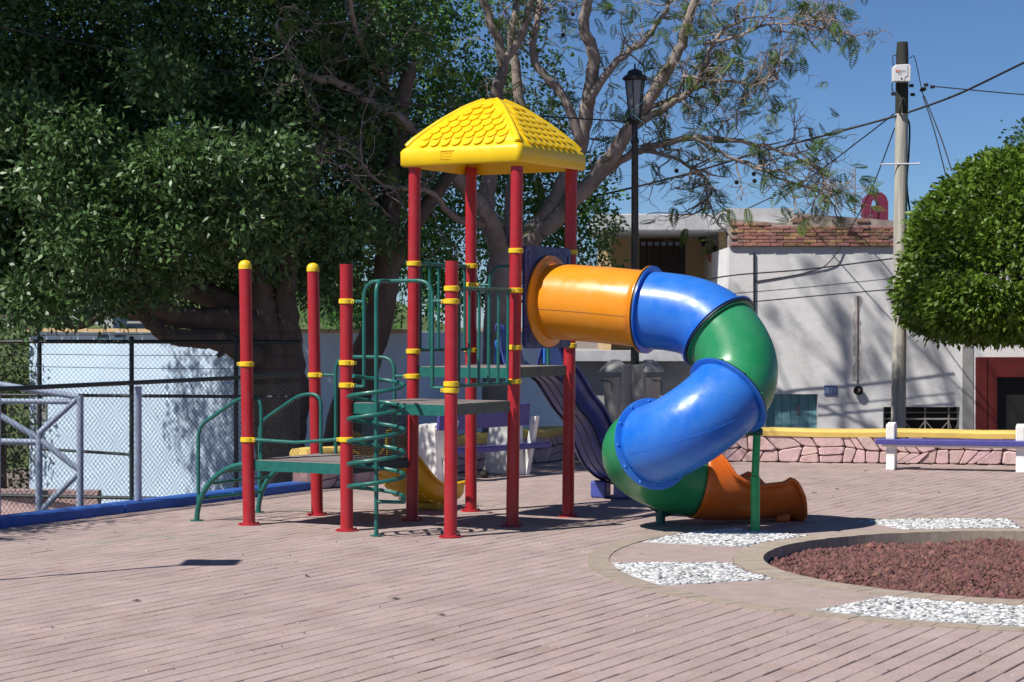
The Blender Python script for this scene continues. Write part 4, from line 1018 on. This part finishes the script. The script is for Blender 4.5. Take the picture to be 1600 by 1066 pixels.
# ------------------------------------------------------------------ hill, far houses
vs, fs = [], []; nx, ny = 40, 14
for j in range(ny + 1):
    for i in range(nx + 1):
        x = -70 + 90 * i / nx; y = 44 + 110 * j / ny; h_ = STREET + 8.0 * (j / ny) ** .8 * (1 / (1 + math.exp((x + 6) / 5))) + .5 * math.sin(x * .5 + j)
        vs.append((x, y, h_ - (.6 if j == 0 else 0)))
for j in range(ny):
    for i in range(nx): fs.append((j * (nx + 1) + i, j * (nx + 1) + i + 1, (j + 1) * (nx + 1) + i + 1, (j + 1) * (nx + 1) + i))
MB().add(vs, fs).build('hillside', M['grass'], origin=False, smooth=True, kind='structure')
for k, (px, py, dd, wx, hz_) in enumerate(((10, 485, 80, 3.4, 2.0), (105, 488, 84, 4.4, 2.4), (185, 484, 88, 3.6, 2.2))):
    c = P(px, py, dd); h0 = empty('far_house', (c.x, c.y, c.z - hz_), ('pale far house at the left edge of the hillside', 'pale far house in the middle under the ficus leaves', 'pale far house on the hillside nearest the ficus trunk')[k], 'house', 'far houses on the hillside')
    MB().box((c.x, c.y, c.z - hz_ / 2 + .2), (wx, 3, hz_ + 2)).build('wall', M['farwall'], h0); MB().box((c.x, c.y, c.z + 1.25), (wx + .3, 3.3, .12)).build('roof', M['slab'], h0)
    for q in (-.25, .25): MB().box((c.x + q * wx, c.y - 1.5, c.z - .1), (.5, .06, .7)).build('window', M['glass'], h0)

# ------------------------------------------------------------------ utility pole and cables
UP = Vector((X(1402, 33.6), 33.6, STREET)); ud = 33.6
up = empty('utility_pole', UP, 'weathered grey wooden utility pole with a tarred top', 'utility pole')
zt = ZP(66, ud); xt = X(1410, ud) - UP.x
lean = lambda z: Vector((UP.x + xt * (z - STREET) / (zt - STREET), ud, z))
zs = [STREET + (ZP(178, ud) - STREET) * k / 14 for k in range(15)]
MB().tube([lean(z) for z in zs], [.128 - .022 * k / 14 + random.uniform(-.002, .002) for k in range(15)], 20).build('pole_shaft', M['wood'], up, smooth=True)
zs = [ZP(178, ud) + (zt - ZP(178, ud)) * k / 6 for k in range(7)]
MB().tube([lean(z) for z in zs], [.108, .108, .107, .106, .105, .102, .09], 20).build('tarred_top', M['tar'], up, smooth=True, angle=50)
bc = P(1405.5, 117, ud) - Vector((0, .17, 0))
bx_ = MB().prism([bc + Vector((a, 0, b)) for a, b in ((-.15, -.14), (.14, -.14), (.15, .12), (.11, .15), (-.1, .14), (-.15, .1))], (0, -.06, 0), (0, .08, 0)).build('terminal_box', M['plastic'], up, bevel=.012)
m = MB(); m.box(bc + Vector((-.09, -.063, .035)), (.03, .006, .04)); m.box(bc + Vector((-.05, -.063, .035)), (.03, .006, .04)); m.build('orange_print', M['orangemark'], bx_)
m = MB()
for a, b in ((-.015, .035), (.015, .035), (.045, .035), (-.06, -.01), (-.025, -.01)): m.box(bc + Vector((a, -.063, b)), (.012, .006, .03))
m.bar(bc + Vector((.09, -.063, .14)), bc + Vector((.09, -.063, -.04)), .008, .006, up=Vector((1, 0, 0))); m.bar(bc + Vector((.09, -.063, -.04)), bc + Vector((.04, -.063, -.07)), .008, .006); m.bar(bc + Vector((.04, -.063, -.07)), bc + Vector((.04, -.063, -.13)), .008, .006, up=Vector((1, 0, 0)))
m.build('grey_print', M['greymark'], bx_); MB().cyl(bc + Vector((-.01, -.058, -.09)), bc + Vector((-.01, -.068, -.09)), .014).build('box_lock', M['rubber'], bx_)
MB().tube([P(1377, 257, ud - .1), P(1436, 256, ud - .1), P(1437, 254, ud - .1)], .014, 6).build('step_bar', M['plastic'], up)
MB().tube(smoothpath([P(1416, 150, ud), P(1408, 160, ud - .15), P(1406, 178, ud - .15), P(1414, 182, ud), P(1421, 196, ud), P(1420, 240, ud), P(1417, 290, ud), P(1424, 343, ud), P(1430, 370, ud)], 6), .016, 6).build('drop_cable', M['cable'], up)
MB().tube(smoothpath([P(1421, 92, ud), P(1428, 88, ud), P(1434, 110, ud), P(1440, 140, ud), P(1443, 150, ud)], 6), .008, 6).build('cable_loop', M['cable'], up)
MB().tube(smoothpath([P(1396, 104, ud), P(1395, 88, ud), P(1400, 87, ud)], 5), .008, 6).build('cable_loop', M['cable'], up)
MB().tube(smoothpath([P(1394, 130, ud), P(1394, 140, ud), P(1398, 146, ud), P(1402, 140, ud)], 5), .01, 6).build('cable_loop', M['cable'], up)
m = MB()
for px, py in ((1441, 141), (1444, 139), (1447, 133), (1457, 136), (1424, 134), (1426, 148), (1396, 147)): m.box(P(px, py, ud), (.07, .05, .05))
m.build('cable_clips', M['cable'], up)
def cable(pts, r, label, sag=True):
    MB().tube(smoothpath(pts, 8), r, 6).build('overhead_cable', M['cable'], label=label, cat='cable', group='overhead cables')
cable([P(1720, 42, 31), P(1600, 98, 32), P(1500, 146, 33), P(1424, 174, 33.5), P(1384, 186, 33.6), P(1280, 214, 34), P(1180, 240, 34.5), P(1080, 270, 35), P(960, 300, 35.5), P(820, 330, 36)], .019, 'thickest overhead cable sagging from the right edge past the utility pole to the tree')
cable([P(1720, 155, 30), P(1600, 148, 31), P(1457, 135, 33.4)], .011, 'thin overhead cable running level from the right edge to the pole top')
cable([P(1397, 178, 33.6), P(1340, 222, 34.5), P(1260, 280, 36), P(1150, 335, 38.8)], .011, 'thin cable slanting down from the pole to the cream house roof')
cable([P(1398, 200, 33.6), P(1366, 285, 35), P(1336, 345, 36.75), P(1300, 405, 36.93), P(1265, 425, 36.985), P(1180, 440, 36.985)], .011, 'steep thin cable from the pole down across the brick parapet')
cable([P(1442, 150, 33.5), P(1460, 205, 33), P(1478, 275, 32.6)], .011, 'left one of two thin cables dropping from the pole behind the clipped tree')
cable([P(1444, 150, 33.5), P(1470, 215, 33), P(1487, 267, 32.6)], .011, 'right one of two thin cables dropping from the pole behind the clipped tree')
cable([P(1060, 447, 36), P(1140, 431, 36), P(1260, 421, 36), P(1396, 404, 36)], .014, 'uppermost dark cable crossing the white house wall')
cable([P(1060, 462, 36), P(1140, 459, 36), P(1260, 449, 36), P(1396, 435, 36)], .008, 'thin middle cable crossing the white house wall')
cable([P(1060, 478, 36), P(1170, 472, 36), P(1280, 462, 36), P(1396, 452, 36)], .012, 'lowest dark cable crossing the white house wall')
cable([P(-60, 28, 25), P(60, 55, 25), P(220, 86, 25.6), P(440, 128, 26.5), P(600, 156, 27.5), P(760, 176, 29), P(985, 190, 29.3)], .011, 'long overhead cable crossing the dark ficus crown to the street lamp')

# ------------------------------------------------------------------ trees
def leaf_mesh(name, m, centers, normals, n_per, spread, llen, lwid, tint_lo, tint_hi, droop=.3):
    """centers (k,3): twig tips; each carries n_per leaves that fan out"""
    k = len(centers); N = k * n_per
    c = np.repeat(centers, n_per, 0) + rng.normal(0, spread, (N, 3)); d = np.repeat(normals, n_per, 0) * .9 + rng.normal(0, .75, (N, 3)); d[:, 2] -= droop
    d /= np.linalg.norm(d, axis=1)[:, None]
    r = rng.normal(0, 1, (N, 3)); s = np.cross(d, r); s /= np.linalg.norm(s, axis=1)[:, None] + 1e-9
    L_ = (llen * rng.uniform(.65, 1.25, N))[:, None]; W_ = (lwid * rng.uniform(.7, 1.2, N))[:, None]
    nrm = np.cross(d, s)
    v = np.stack([c, c + d * L_ * .45 + s * W_ * .5 + nrm * W_ * .12, c + d * L_, c + d * L_ * .45 - s * W_ * .5 + nrm * W_ * .12], 1)
    tw = np.repeat(rng.uniform(0, 1, k), n_per); a = (.6 * tw + .4 * rng.uniform(0, 1, N))[:, None]
    t = np.array(tint_lo)[None] * (1 - a) + np.array(tint_hi)[None] * a
    return quad_mesh(name, v, 4, t, m)
def lobe_twigs(lobes, dens, shell=.55, lump=1.0):
    cs, ns = [], []
    for (c, rx, ry, rz_) in lobes:
        area = (rx * ry + ry * rz_ + rx * rz_) * 4.2; n = int(area * dens)
        d = rng.normal(0, 1, (n, 3)); d /= np.linalg.norm(d, axis=1)[:, None]
        rr = shell + (1 - shell) * rng.uniform(0, 1, n) ** .6; ph = rng.uniform(0, 6.3, 3)
        rr *= 1 + .17 * lump * (np.sin(d[:, 0] * 6 + ph[0]) * np.sin(d[:, 1] * 6 + ph[1]) + np.sin(d[:, 2] * 7 + ph[2]) * np.sin(d[:, 0] * 5 + ph[1]))
        # clumpiness: keep twigs where a cheap 3-d wave field is high
        p = np.array([c.x, c.y, c.z])[None] + d * rr[:, None] * np.array([rx, ry, rz_])[None]
        f = np.sin(p[:, 0] * 3.1 + p[:, 2] * 1.7) + np.sin(p[:, 1] * 2.7 - p[:, 2] * 2.3) + np.sin(p[:, 0] * 1.3 - p[:, 1] * 3.3 + 1) + rng.normal(0, .9, n)
        k = f > -.9; cs.append(p[k]); nn_ = d[k] / np.array([rx, ry, rz_])[None]; ns.append(nn_ / np.linalg.norm(nn_, axis=1)[:, None])
    return np.concatenate(cs), np.concatenate(ns)
def add_mesh(name, me, parent, **kw):
    o = bpy.data.objects.new(name, me); link(o, parent); return tag(o, **kw)
def limb(m, pts, r0, r1, n=9, wob=.0, k=6):
    sp_ = smoothpath(pts, k); q = len(sp_)
    m.tube([p + Vector((random.gauss(0, wob), random.gauss(0, wob), random.gauss(0, wob))) for p in sp_], [r0 + (r1 - r0) * i / (q - 1) for i in range(q)], n); return sp_
def twigs(m, path, n, ln, r, depth=2, up=.2, ends=None, rough=.35):
    for _ in range(n):
        i = random.randrange(len(path) // 4, len(path)); p = path[i]; a = path[max(i - 1, 0)]; t = (path[min(i + 1, len(path) - 1)] - a).normalized()
        d = (t * .7 + Vector((random.gauss(0, .7), random.gauss(0, .7), random.gauss(up, .6)))).normalized(); L_ = ln * random.uniform(.5, 1.2)
        pts = [p]; 
        for k in range(5):
            d = (d + Vector((random.gauss(0, rough), random.gauss(0, rough), random.gauss(0, rough)))).normalized(); pts.append(pts[-1] + d * L_ / 5)
        m.tube(pts, [r * (1 - .7 * k / 5) for k in range(6)], 5)
        if depth > 0: twigs(m, pts, 3, ln * .55, r * .5, depth - 1, up, ends, rough)
        elif ends is not None: ends.append((pts[-1], d)); 
        if ends is not None and depth == 1: ends.append((pts[-1], d))
# big ficus at left
f1 = Vector((X(438, 27.6), 27.6, STREET)); fic = empty('ficus_tree', f1, 'huge dark ficus tree with massive leaning limb behind the fence', 'tree', 'big trees behind the plaza')
m = MB(); d = 27.6
limb(m, [f1 + Vector((.1, 0, -.2)), P(440, 740, d), P(436, 640, d), P(425, 560, d), P(410, 490, d), P(400, 420, d), P(380, 330, d), P(350, 200, d)], .33, .14, 16, .012)
limb(m, [P(425, 720, d - .05), P(408, 600, d - .05), P(400, 520, d - .1), P(360, 500, d - .3), P(300, 498, d - .5), P(245, 486, d - .8), P(215, 450, d - 1), P(180, 380, d - 1.2)], .21, .12, 14, .012)
limb(m, [P(455, 700, d + .1), P(462, 600, d), P(452, 520, d), P(448, 440, d), P(470, 330, d), P(500, 220, d)], .19, .11, 14, .012)
limb(m, [P(400, 560, d - .2), P(340, 530, d - .6), P(280, 528, d - .8), P(235, 505, d - .9), P(205, 470, d - 1)], .17, .07, 12, .01)
limb(m, [P(405, 520, d), P(350, 470, d), P(290, 450, d), P(200, 400, d), P(100, 330, d)], .2, .08, 12, .01)
limb(m, [P(345, 520, d - .9), P(352, 545, d - .95), P(340, 557, d - 1)], .05, .03, 8)
limb(m, [P(240, 500, d - .9), P(170, 490, d - 1), P(120, 512, d - 1.2), P(60, 490, d - 1.4), P(0, 495, d - 1.5)], .05, .015, 8)
limb(m, [P(380, 500, d), P(330, 470, d), P(300, 440, d)], .08, .05, 8)
m.build('trunk', M['bark'], fic, smooth=True, angle=0)
lob = []
for px, py, dd, rx, rz_ in ((60, 60, 27.5, 2.2, 1.7), (260, 40, 27, 2.2, 1.8), (460, 60, 28, 1.9, 1.7), (120, 210, 27, 1.9, 1.5), (330, 200, 27, 2.0, 1.5), (520, 220, 28, 1.5, 1.5), (30, 330, 26.5, 1.5, 1.2), (190, 300, 25.6, 1.2, .9), (340, 330, 25.6, 1.25, .9), (470, 360, 27, 1.3, .9), (110, 420, 26, 1.3, .6), (280, 400, 26.2, 1.3, .65), (30, 440, 26.3, 1.0, .55), (400, 400, 26.4, 1.0, .7), (-90, 300, 26.5, 1.8, 1.8), (-60, 120, 26, 2, 1.8), (540, 400, 28.6, .9, .8)):
    c = P(px, py, dd + 1.6); lob.append((c, rx, rx * .9, rz_))
# sunlit clumps pushed out in front of the dark mass
for px, py, dd, rx in ((120, 200, 24.6, .55), (70, 290, 24.5, .5), (260, 260, 24.4, .55), (320, 245, 24.3, .55), (420, 245, 24.5, .55), (440, 290, 24.6, .45), (290, 330, 24.5, .5), (360, 330, 24.4, .5), (400, 370, 24.6, .45), (130, 370, 24.5, .6), (200, 380, 24.5, .5), (70, 400, 24.7, .5), (300, 385, 24.8, .5), (180, 290, 24.7, .45), (525, 345, 26.3, .5), (560, 360, 26.6, .4), (30, 180, 25, .5), (250, 120, 25, .5), (430, 350, 24.9, .4), (250, 430, 25.2, .5), (150, 450, 25.2, .5), (50, 470, 25.3, .5)):
    lob.append((P(px, py, dd + (.35 if px < 390 else 1.0)), rx, rx, rx * .62))
# unseen crown lobes above the frame, placed to shade the lower crown
for x, y, z, r_ in ((-9.2, 24.6, 8.0, 1.4), (-7.4, 24.6, 8.3, 1.4), (-5.6, 24.7, 8.6, 1.4), (-3.9, 25, 8.9, 1.3), (-10.5, 25.5, 7.5, 1.6), (-8, 26.5, 9.3, 2), (-5.5, 26.8, 9.6, 2), (-3.2, 27.2, 9.4, 1.8), (-1.5, 28, 8.8, 1.6)): lob.append((Vector((x, y, z)), r_, r_, r_ * .7))
cs, ns = lobe_twigs(lob, 30, .35)
add_mesh('crown', leaf_mesh('crown', M['leaf'], cs, ns, 17, .11, .112, .05, (.4, .45, .4), (2.0, 1.9, 1.7)), fic)
# a second, farther ficus behind the tower
d = 29.4; f2 = Vector((X(520, d), d, STREET)); fi2 = empty('ficus_tree', f2, 'second ficus with slanting trunk standing between posts behind the tower', 'tree', 'big trees behind the plaza')
m = MB(); limb(m, [f2 + Vector((-.1, 0, -.2)), P(535, 680, d), P(562, 590, d), P(590, 500, d), P(604, 420, d), P(606, 330, d), P(620, 220, d), P(640, 100, d)], .30, .1, 14, .012)
limb(m, [P(604, 430, d), P(660, 330, d), P(730, 240, d), P(800, 160, d)], .14, .06, 10, .01); limb(m, [P(604, 400, d), P(570, 320, d), P(540, 240, d)], .1, .05, 10, .01)
m.build('trunk', M['bark'], fi2, smooth=True, angle=0)
lob = []
for px, py, dd, rx, rz_ in ((560, 140, 31, 1.7, 1.6), (700, 60, 32, 1.9, 1.6), (590, 330, 31.5, 1.3, 1.2), (690, 250, 32.5, 1.6, 1.5), (790, 190, 33, 1.2, 1.2), (880, 300, 32.5, .8, .8), (800, 330, 33.5, 1.2, 1.0), (700, 390, 32.5, 1.1, .8), (910, 400, 33.5, .75, .8), (620, 440, 32, 1.0, .7), (540, 450, 31.5, .8, .5), (600, -20, 31, 2.0, 1.4), (500, 30, 30.5, 1.7, 1.6), (905, 340, 32.6, .6, .7), (750, 440, 33, .8, .5), (580, 485, 31.5, .9, .35), (505, 475, 31, .7, .35), (655, 470, 31.8, .7, .4)):
    lob.append((P(px, py, dd + 2.2), rx, rx * .8, rz_))
cs, ns = lobe_twigs(lob, 19, .45)
add_mesh('crown', leaf_mesh('crown', M['leaf'], cs, ns, 14, .10, .11, .05, (.7, .85, .5), (2.0, 2.3, 1.2)), fi2)
# tree left of the picture, whose shade falls across the curb
f3 = Vector((-10.5, 18.2, STREET)); fi3 = empty('ficus_tree', f3, 'ficus tree at the far left whose shade falls on the blue curb', 'tree', 'big trees behind the plaza')
m = MB(); limb(m, [f3, f3 + Vector((.1, 0, 2)), f3 + Vector((.3, .1, 4)), f3 + Vector((.6, 0, 6))], .3, .1, 12, .01); m.build('trunk', M['bark'], fi3, smooth=True, angle=0)
lob = [(Vector((x, y, z)), r_, r_, r_ * .75) for x, y, z, r_ in ((-9.5, 18.2, 4.6, 1.7), (-8.2, 17.7, 4.0, 1.15), (-7.9, 18.8, 4.6, 1.1), (-9, 20, 4.6, 1.3), (-10.8, 17.5, 5, 1.6))]
cs, ns = lobe_twigs(lob, 11); add_mesh('crown', leaf_mesh('crown', M['leaf'], cs, ns, 13, .11, .105, .045, (.5, .55, .45), (1.3, 1.35, 1.1)), fi3)
# jacaranda
d = 31.0; j0 = Vector((X(778, d), d, STREET)); ja = empty('jacaranda_tree', j0, 'sparse jacaranda tree with bare grey branches spreading behind the yellow roof', 'tree', 'big trees behind the plaza')
m = MB(); ends = []
tr = limb(m, [j0 + Vector((0, 0, -.2)), P(778, 640, d), P(780, 520, d), P(784, 430, d), P(790, 385, d)], .27, .23, 14, .01)
B_ = [
 ([(785, 400), (768, 345), (700, 262), (648, 205), (590, 165), (530, 130), (470, 110), (430, 40)], 31.6, 28.0, .14, .03),
 ([(782, 395), (760, 330), (772, 240), (775, 150), (786, 100), (770, 40), (742, -30)], 31.6, 31.2, .15, .05),
 ([(786, 100), (812, 60), (828, 10), (835, -40)], 31.3, 31, .07, .04),
 ([(795, 395), (800, 320), (806, 240), (812, 150), (800, 60), (815, -30)], 31.7, 31.9, .13, .05),
 ([(800, 395), (845, 350), (880, 290), (905, 225), (918, 160), (928, 90), (912, 40), (925, -30)], 31.6, 31.0, .17, .07),
 ([(905, 225), (885, 160), (835, 95), (838, 40), (850, -30)], 31.2, 31.4, .08, .04),
 ([(815, 390), (880, 330), (940, 265), (985, 200), (1030, 130), (1065, 70), (1078, 20), (1100, -30)], 31.5, 30.4, .15, .05),
 ([(835, 375), (895, 320), (950, 265), (1000, 235), (1080, 215), (1160, 222), (1230, 240), (1285, 268)], 31.7, 30.5, .09, .012),
 ([(985, 200), (1040, 168), (1085, 135), (1120, 60), (1160, 30)], 31, 30.4, .07, .02),
 ([(960, 250), (1010, 175), (1060, 150), (1100, 135)], 31.4, 31, .06, .02),
 ([(918, 160), (965, 95), (1010, 60), (1050, 0)], 31.1, 31, .07, .03),
 ([(1100, 70), (1160, 55), (1200, 38), (1260, 40), (1295, 45)], 30.5, 30, .03, .008),
 ([(1000, 235), (1060, 250), (1110, 290), (1100, 330)], 31.2, 30.8, .035, .008),
 ([(1080, 215), (1150, 250), (1200, 270), (1250, 290), (1285, 300)], 30.9, 30.4, .03, .008),
 ([(1065, 120), (1120, 125), (1170, 130), (1215, 125)], 30.6, 30.2, .03, .008),
 ([(640, 205), (600, 130), (560, 60), (540, -20)], 31, 28.0, .06, .03),
 ([(700, 262), (640, 250), (560, 235), (500, 190), (470, 120)], 31.4, 28.0, .06, .015),
 ([(785, 350), (720, 345), (670, 300), (600, 290), (560, 250)], 31.5, 28.0, .07, .012),
 ([(660, 330), (620, 345), (590, 320), (550, 275)], 31.2, 28.0, .03, .008),
]
# the crown goes on high above the frame; its shadow falls on the white house
for x0_, z0_, x1_, z1_, r0_ in ((-.6, 7.2, -2.6, 13.5, .11), (-.1, 7.2, -1.2, 14.5, .12), (.5, 7.2, .4, 14, .12), (1.3, 7.2, 1.6, 12.5, .09), (-.1, 9.5, -1.9, 14.6, .07), (.45, 10, -.6, 15, .07), (-1.5, 10, -3.4, 12.5, .06)):
    dz_ = (z1_ - z0_) / 4; hi = [Vector((x0_ + (x1_ - x0_) * k / 4 + random.gauss(0, .2), 31.4 + random.gauss(0, .25), z0_ + dz_ * k)) for k in range(5)]
    pa = limb(m, hi, r0_, .008, 9, .012); hi_e = []; twigs(m, pa, 10, 1.2, .018, 2, .15, hi_e, .4); ends += hi_e[::3]
paths = []
for pl, d0, d1, r0, r1 in B_:
    pts = [P(x, y, d0 - .6 + (d1 - d0) * i / (len(pl) - 1)) for i, (x, y) in enumerate(pl)]
    paths.append((limb(m, pts, r0, r1, 9, .012), r1))
for i, (pa, r1) in enumerate(paths): twigs(m, pa, (20 if i in (7, 11, 12, 13, 14) else 11) if i not in (1, 3, 4) else 6, .95, .016, 2, .12, ends, .4)
m.build('trunk', M['jbark'], ja, smooth=True, angle=0)
# feathery fronds on a share of the twig ends, more on the right side
fr_v, fr_t = [], []
def frond(p, d, L_):
    d = Vector(d); d.z -= .5; d.normalize(); s = d.cross(Z); s = s.normalized() if s.length > .1 else Vector((1, 0, 0)); g = random.uniform(.55, 1.35); nrm = s.cross(d)
    tw = random.uniform(-.8, .8); s = s * math.cos(tw) + nrm * math.sin(tw)
    for k in range(9):
        f_ = (k + 1) / 9; c = Vector(p) + d * (L_ * f_) + Z * (-.10 * L_ * f_ * f_); w_ = L_ * .30 * math.sin(math.pi * min(.95, .15 + f_ * .8)); h_ = L_ * .05
        for sg in (-1, 1):
            e_ = s * (sg * w_) + d * (w_ * .35) + Z * (-.12 * w_)
            fr_v.append((c, c + e_ * .5 + d * h_, c + e_, c + e_ * .5 - d * h_)); fr_t.append((g, g * random.uniform(.92, 1.06), g * .9))
for p, dr_ in ends:
    px = 800 + F * p.x / p.y; pr = .14 if px < 900 else (.17 if px > 1000 else .17)
    if random.random() < pr:
        for _ in range(random.randint(2, 4)): frond(p, (dr_ + Vector((random.gauss(0, .6), random.gauss(0, .6), random.gauss(0, .4)))), random.uniform(.18, .32))
for cx, cy, n_, sx, sy in ((680, 95, 60, 28, 35), (1110, 60, 70, 40, 35), (1110, 130, 60, 40, 25), (1180, 175, 16, 30, 16), (1260, 262, 30, 25, 20), (870, 330, 35, 40, 40), (925, 400, 45, 18, 40), (1060, 40, 30, 40, 30), (950, 60, 14, 40, 40), (1000, 20, 20, 50, 20), (1160, 150, 30, 25, 20)):
    for _ in range(n_): frond(P(random.gauss(cx, sx), random.gauss(cy, sy), random.uniform(30, 31.4)), (random.gauss(0, 1), random.gauss(0, 1), random.gauss(-.2, .5)), random.uniform(.18, .34))
v_ = np.array([[tuple(q) for q in f_] for f_ in fr_v]); add_mesh('crown', quad_mesh('crown', v_, 4, np.array(fr_t), M['jleaf']), ja)
m = MB()
for px, py in ((1268, 220), (1272, 235), (1282, 270), (1210, 100), (1178, 242), (1062, 78), (640, 362)):
    for _ in range(7): q = P(px + random.gauss(0, 4), py + random.gauss(0, 4), 30.3); m.lathe(q, [(.004, 0), (.018, .02), (.022, .045)], 6)
m.build('blossom', M['flower'], ja)
for px, py in ((1057, 267), (1151, 285), (1178, 272), (1179, 283), (895, 22), (880, 55)):
    MB().lathe(P(px, py, 30.6), [(.01, -.02), (.035, -.005), (.035, .005), (.01, .02)], 10, Vector((.3, 1, 0)).normalized()).build('seed_pod', M['pod'], ja)
# clipped ficus at right
d = 32.2; tc = P(1632, 400, d); t0_ = Vector((tc.x, d, STREET)); to = empty('clipped_ficus', t0_, 'dense bright green clipped ficus tree with rounded crown at right', 'tree')
m = MB(); limb(m, [t0_, Vector((tc.x + .03, d, .5)), Vector((tc.x, d, 1.6)), Vector((tc.x - .05, d, 2.6))], .14, .09, 12, .006)
for k in range(14):
    a = k * 2.4; limb(m, [Vector((tc.x, d, 1.5 + k * .05)), Vector((tc.x + .9 * math.cos(a), d + .9 * math.sin(a), 2.2 + k * .08)), Vector((tc.x + 1.7 * math.cos(a), d + 1.7 * math.sin(a), 2.6 + k * .12))], .06, .02, 7)
m.build('trunk', M['bark'], to, smooth=True, angle=0)
n = 9000; dv = rng.normal(0, 1, (n, 3)); dv /= np.linalg.norm(dv, axis=1)[:, None]
zb_, zc_ = ZP(540, d), ZP(430, d)
up_ = dv[:, 2] > 0; rad_ = np.stack([np.full(n, 2.2), np.full(n, 2.2), np.where(up_, 2.06, 1.02)], 1)
pw = np.sign(dv) * np.abs(dv) ** np.where(up_, 1, .62)[:, None]
bumpy = 1 + .02 * np.sin(dv[:, 0] * 9 + dv[:, 2] * 7) + .02 * np.sin(dv[:, 1] * 11 - dv[:, 2] * 8)
cs = np.array([tc.x, d, zc_])[None] + pw * rad_ * (bumpy * (1 - .16 * rng.uniform(0, 1, n) ** 1.6))[:, None]
add_mesh('crown', leaf_mesh('crown', M['tleaf'], cs, dv, 9, .06, .12, .06, (.35, .4, .35), (1.6, 1.45, 1.5), .45), to)
# far tree above it, hedge at left, hanging plant
c = P(1596, 214, 60); ft = empty('far_tree', (c.x, c.y, STREET), 'small distant tree top above the clipped ficus at the right edge', 'tree')
m = MB(); m.tube([(c.x + .4, c.y, STREET), (c.x + .4, c.y, c.z)], .2, 8); m.build('trunk', M['bark'], ft)
cs, ns = lobe_twigs([(c + Vector((.5, 0, -.1)), 1.0, 1, .65), (c + Vector((1.2, 0, -.9)), 1.5, 1.2, .8)], 9); add_mesh('crown', leaf_mesh('crown', M['leaf'], cs, ns, 10, .15, .16, .08, (.5, .6, .4), (1, 1.1, .8)), ft)
hd = empty('hedge', (X(-20, 34), 34, STREET), 'dark green leafy hedge beside the pale blue house', 'hedge')
lob = [(Vector((X(px, 34.5), 34.5, z)), 1.0, .9, .9) for px in (-110, -40, 5) for z in (-.5, .6, 1.5)]
cs, ns = lobe_twigs(lob, 12); add_mesh('foliage', leaf_mesh('foliage', M['hleaf'], cs, ns, 12, .12, .11, .05, (.5, .6, .4), (1.5, 1.5, 1)), hd)
m = MB()
for px in (-110, -40, 5): m.tube([(X(px, 34.5), 34.5, STREET), (X(px, 34.5), 34.5, 1.0)], .06, 8)
m.build('stem', M['bark'], hd)
hp = P(1112, 402, 40.3); ho = empty('hanging_plant', hp - Z * .1, 'hanging clay pot with pale green plant on the porch', 'potted plant')
MB().lathe(hp - Z * .1, [(.05, 0), (.09, .06), (.11, .15), (.12, .16)], 12).build('pot', M['clay'], ho, smooth=True)
MB().tube([hp + Z * .05, hp + Z * .75], .006, 5).build('hanger', M['black'], ho)
cs, ns = lobe_twigs([(hp + Z * .12, .2, .2, .14)], 60); add_mesh('foliage', leaf_mesh('foliage', M['tleaf'], cs, ns, 8, .03, .07, .035, (1, 1, 1.5), (2.2, 1.9, 3)), ho)
# grit, crumbs and pale specks trodden into the paving
k = 420; gx = rng.uniform(-6, 7, k); gy = rng.uniform(11.5, 27, k); ok = np.array([inside(a, b) and (Vector((a, b, 0)) - RC).length > 2.9 for a, b in zip(gx, gy)]); gx, gy = gx[ok], gy[ok]; k = len(gx)
g = np.where(rng.random(k) < .35, 3.0, rng.uniform(.2, .8, k))
rocks('grit', M['tan'], np.stack([gx, gy, np.full(k, .003)], 1), rng.uniform(.003, .011, k), .5, np.stack([g * .8, g * .8, g * .85], 1), plaza)
# dry leaves and bits on the paving
lf = bpy.data.meshes.new('fallen_leaf'); lf.from_pydata([(-.04, 0, .004), (0, -.018, .012), (.045, .004, .006), (.0, .02, .014), (0, 0, .004)], [], [(0, 1, 4), (1, 2, 4), (2, 3, 4), (3, 0, 4)]); lf.materials.append(M['deadleaf'])
where = ('in the left foreground', 'near the post shadows', 'beside the red lava bed', 'in front of the far bench', 'between bench and tube slide', 'near the bottom edge centre', 'right of the exit chute', 'in the open paving at centre')
for k, (px, py) in enumerate(((213, 940), (480, 901), (1272, 771), (1308, 765), (1352, 737), (618, 937), (1467, 770), (690, 962))):
    o = bpy.data.objects.new('fallen_leaf', lf); g_ = G(px, py); o.location = (g_.x, g_.y, .002); o.rotation_euler = (0, 0, k * 1.3); link(o)
    tag(o, 'small dark dry leaf lying ' + where[k], 'leaf', 'dry leaves on the paving')
